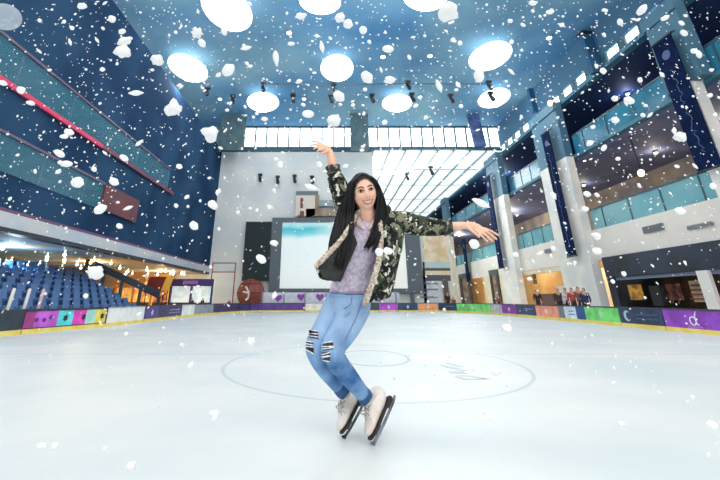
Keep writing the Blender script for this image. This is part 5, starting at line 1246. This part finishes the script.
BIG = [(82, 6, 10, 'oval', -5, 'oval snowflake at the top of the dark left wall'), (112, 19, 8, 'round', 0, 'round snowflake high on the dark left wall'), (122, 31.5, 8, 'oval', -20, 'oval snowflake above the large lumpy one on the left wall'),
 (125, 41, 15, 'chip', -15, 'long ragged snowflake just above the large lumpy one'), (123, 52, 15, 'lump', 0, 'large lumpy snowflake high on the dark left wall'), (157, 59.5, 12, 'lump', 0, 'chunky snowflake touching the lantern by the left wall'),
 (70, 42, 9, 'leaf', 80, 'thin upright snowflake left of the large lumpy one'), (97, 40, 8, 'leaf', 60, 'thin slanted snowflake beside the large lumpy one'), (72, 28, 5, 'round', 0, 'small round snowflake below the top left oval one'),
 (136, 93, 16, 'leaf', -3, 'long flat snowflake in the middle of the dark left wall'), (173, 108, 15, 'lump', 70, 'large lumpy snowflake right of the long flat one'), (210, 134, 15, 'lump', 0, 'large lumpy snowflake beside the left hanging panel'),
 (21, 90, 9, 'round', 0, 'round snowflake on the upper end of the crimson strip'), (30.5, 103, 8.5, 'oval', 10, 'oval snowflake on the middle of the crimson strip'), (3, 83, 9, 'oval', 15, 'oval snowflake at the left edge on the crimson strip'),
 (39, 51, 8, 'leaf', 45, 'slanted snowflake above the upper left balustrade'), (69, 132, 10.5, 'oval', 12, 'upper one of two touching snowflakes under the crimson strip'), (64, 136.5, 8, 'oval', 0, 'lower one of two touching snowflakes under the crimson strip'),
 (59.5, 153.5, 11.5, 'oval', 30, 'slanted oval snowflake above the lower left balustrade'), (67, 164, 12, 'chip', -3, 'flat snowflake over the lower left balustrade'), (77.5, 182.5, 13, 'round', 0, 'round snowflake over the lower left balustrade'),
 (114, 181.5, 11, 'oval', 25, 'oval snowflake above the brown red end panel'), (100, 209, 14, 'oval', -25, 'large oval snowflake left of the brown red end panel'), (128, 208, 11, 'leaf', -22, 'bent thin snowflake on the brown red end panel'), (119.5, 226, 7.5, 'oval', 22, 'small oval snowflake under the brown red end panel'),
 (124, 158, 9.5, 'oval', 32, 'oval snowflake on the foot of the upper left balustrade'), (139, 143, 11, 'leaf', -38, 'thin snowflake on the upper left handrail'), (94, 169, 7, 'oval', 40, 'small slanted snowflake over the dark left wall'), (105, 153, 7.5, 'leaf', 40, 'small thin snowflake near the middle of the left wall'),
 (194, 225.5, 10.5, 'oval', 38, 'oval snowflake at the lower right of the dark left wall'), (213, 205, 11.5, 'oval', 40, 'oval snowflake on the right edge of the dark left wall'), (95.5, 272, 15, 'lump', 0, 'large pale snowflake over the right end of the grandstand'), (88, 272, 7, 'leaf', 20, 'thin snowflake beside the large pale one at the grandstand'),
 (197, 33, 14, 'star', 10, 'star shaped snowflake left of the biggest lantern'), (202, 43, 9.5, 'oval', 50, 'oval snowflake under the star shaped one'), (224, 31, 9, 'oval', 80, 'upright snowflake at the foot of the biggest lantern'), (228, 70, 15, 'oval', -42, 'pale slanted snowflake right of the lantern by the left wall'),
 (276, 58, 17, 'leaf', 85, 'long upright snowflake left of the rounded lantern'), (246, 48, 12, 'leaf', -12, 'thin level snowflake under the biggest lantern'), (322, 47, 13, 'leaf', 78, 'thin upright snowflake above the rounded lantern'), (340, 18, 10, 'lump', 0, 'upper one of two lumps under the top middle lantern'), (348, 24, 9.5, 'round', 0, 'lower one of two lumps under the top middle lantern'),
 (301, 16, 11, 'chip', -5, 'ragged snowflake left of the top middle lantern'), (339, 96, 13, 'oval', 40, 'oval snowflake under the rounded lantern'), (308, 114, 11.5, 'oval', 5, 'oval snowflake over the back windows'), (334, 121, 13, 'lump', 10, 'lumpy snowflake over the back windows left of the hanging panel'), (311, 187, 15, 'leaf', 15, 'long level snowflake left of the raised arm'),
 (367, 77, 14, 'oval', 45, 'slanted oval snowflake right of the rounded lantern'), (388, 49, 11, 'oval', 8, 'oval snowflake above the middle lantern'), (390, 80, 12, 'chip', -8, 'wide ragged snowflake just above the middle lantern'), (439, 86, 15, 'leaf', 65, 'long slanted snowflake right of the middle lantern'), (479, 76, 14, 'oval', 75, 'upright oval snowflake under the tilted lantern'), (449, 12, 19, 'lump', 80, 'large lump beside the top right lantern'),
 (363, 30, 8, 'round', 0, 'round snowflake right of the top middle lumps'), (453, 40, 5, 'round', 0, 'small round snowflake left of the tilted lantern'), (460, 43, 5, 'round', 30, 'second small round snowflake left of the tilted lantern'), (533, 3, 9, 'chip', 0, 'ragged snowflake at the top edge right of the tilted lantern'), (510, 21, 5, 'round', 0, 'small round snowflake above the tilted lantern'), (523, 25, 6, 'chip', 30, 'small ragged snowflake right of the tilted lantern'),
 (642, 10, 13, 'oval', -50, 'slanted oval snowflake over the right clerestory'), (620, 22, 8, 'oval', 55, 'oval snowflake left of the right clerestory'), (665, 18, 9, 'oval', -25, 'oval snowflake on the broad pillar at the right edge'), (684, 33, 9, 'oval', 30, 'oval snowflake beside the widest banner'), (694, 51, 7, 'round', 0, 'round snowflake on the widest banner'), (604, 35, 6, 'chip', 40, 'small snowflake on the teal hanging panel'),
 (550, 12, 8, 'oval', -5, 'oval snowflake near the top right of the ceiling'), (640, 80, 7, 'oval', 60, 'oval snowflake on the upper right gallery'), (626, 103, 9, 'leaf', 60, 'thin slanted snowflake on the deep teal glass'), (615, 120, 8, 'round', 0, 'round snowflake under the deep teal glass'), (650, 115, 9, 'leaf', -45, 'thin snowflake under the deep teal glass'), (680, 137, 13, 'lump', 25, 'lumpy snowflake left of the widest banner'),
 (590, 143, 9, 'chip', -30, 'ragged snowflake right of the long banner top'), (604, 148, 8, 'oval', -50, 'oval snowflake in the lower right gallery'), (695, 166, 9, 'leaf', 45, 'thin slanted snowflake beside the widest banner foot'), (713, 186, 9, 'oval', 75, 'upright snowflake at the right edge'), (587, 194, 7, 'round', 0, 'round snowflake on the turquoise glass by the banner'), (597, 195, 6, 'oval', 40, 'oval snowflake on the turquoise glass by the banner'),
 (585, 209, 7, 'round', 0, 'round snowflake beside the lower half of the long banner'), (680, 211, 10, 'round', 0, 'round snowflake on the white fascia at the right'), (597, 251, 9, 'round', 0, 'round snowflake left of the dark shop fascia'), (596, 236, 8, 'lump', 0, 'lump above the round snowflake by the dark shop'), (474, 244, 10, 'round', 0, 'round snowflake under the outstretched fingers'),
 (388, 251, 10, 'oval', 8, 'oval snowflake over the camouflage jacket, right of two'), (379, 252, 8, 'round', 0, 'round snowflake over the camouflage jacket, left of two'), (481, 203, 20, 'leaf', 25, 'long pale snowflake above the outstretched hand'), (261, 259, 11, 'oval', 35, 'oval snowflake on the tall dark panel'), (274, 243, 8, 'oval', 10, 'oval snowflake beside the bright screen frame'),
 (42, 446, 11, 'chip', 0, 'flat snowflake over the ice at the lower left'), (55, 446, 7, 'round', 0, 'round snowflake over the ice at the lower left'), (131, 466, 9, 'lump', 0, 'lumpy snowflake over the ice left of the skates'), (712, 425, 10, 'round', 0, 'round snowflake over the ice at the right edge'), (621, 424, 6, 'round', 0, 'small round snowflake over the ice at the right'), (214, 415, 9, 'lump', 0, 'lump over the ice below the circle line'),
 (251, 342, 11, 'star', 0, 'star shaped snowflake over the ice at left'), (496, 371, 9, 'round', 0, 'round snowflake inside the ice circle at right'), (507, 328, 9, 'round', 0, 'round snowflake over the far ice at right'), (6, 18, 32, 'round', 0, '')]
for (px, py, wp, kd, an, lab) in BIG:
    if not lab: continue
    flake(px, py, wp, kd, an, rs.uniform(.014, .019), lab)
# the pale out of the way drop at the top left corner
drop_m = bpy.data.materials.new('thin_flake'); drop_m.use_nodes = True
b_ = drop_m.node_tree.nodes['Principled BSDF']; b_.inputs['Base Color'].default_value = lin((226, 236, 244)); b_.inputs['Alpha'].default_value = .3; b_.inputs['Roughness'].default_value = .9
mb = MB(); mb.ell((0, 0, 0), (1, .5, 1), 24, 14); me = mb.mesh('snowflake', drop_m, True)
o = flake(5, 17, 33, 'round', 0, .017, 'faint large see through flake in the top left corner'); o.data = me
# the many small ones, strewn through the air of the rink
small = []
rs = random.Random(2024)
while len(small) < 3700:
    D = 1.1 + 5.4 * rs.random() ** .62; px = rs.uniform(-10, 730); py = rs.uniform(-10, 478)
    dens = 1.0 if py < 215 else (.55 if py < 300 else .30)
    if py < 130 and 60 < px < 640: dens = 1.25
    if rs.random() > dens / 1.25: continue
    d = ray(px, py); p = ORG + d * D
    if p.z < .06: continue
    if 345 < px < 385 and 168 < py < 216 and D < 2.6: continue
    if 300 < px < 410 and py > 168 and D < 2.45 and rs.random() < .8: continue
    sz = .0058 + .0095 * rs.random() ** 2.0
    small.append((sz / D * FPX * 2, p, sz, rs.choice(('oval', 'chip', 'chip', 'round', 'leaf', 'oval')), Matrix.Rotation(rs.uniform(0, 6.28), 3, 'Y') @ Matrix.Rotation(rs.uniform(-.7, .7), 3, 'X')))
small.sort(key=lambda s: -s[0])
NI = 300 - len(BIG)
for wpx, p, sz, kd, R in small[:NI]:
    o = bpy.data.objects.new('snowflake', FL[kd, rs.randrange(3)]); COL.objects.link(o)
    o.matrix_world = Matrix.Translation(p) @ R.to_4x4() @ Matrix.Scale(sz, 4)
    tag(o, 'small white snowflake, one of the many alike strewn through the air', 'snowflake', 'small falling snowflakes')
mb = MB()
for wpx, p, sz, kd, R in small[NI:]:
    r = {'oval': (1, .5, .7), 'chip': (1, .4, .6), 'round': (1, .7, .95), 'leaf': (1, .3, .36)}[kd]
    mb.ell(p, tuple(sz * q for q in r), 6, 4, R)
st = mb.build('snow_specks', snow_m, None, True); st['kind'] = 'stuff'; tag(st, 'fine white snow specks filling the air over the rink', 'snow')
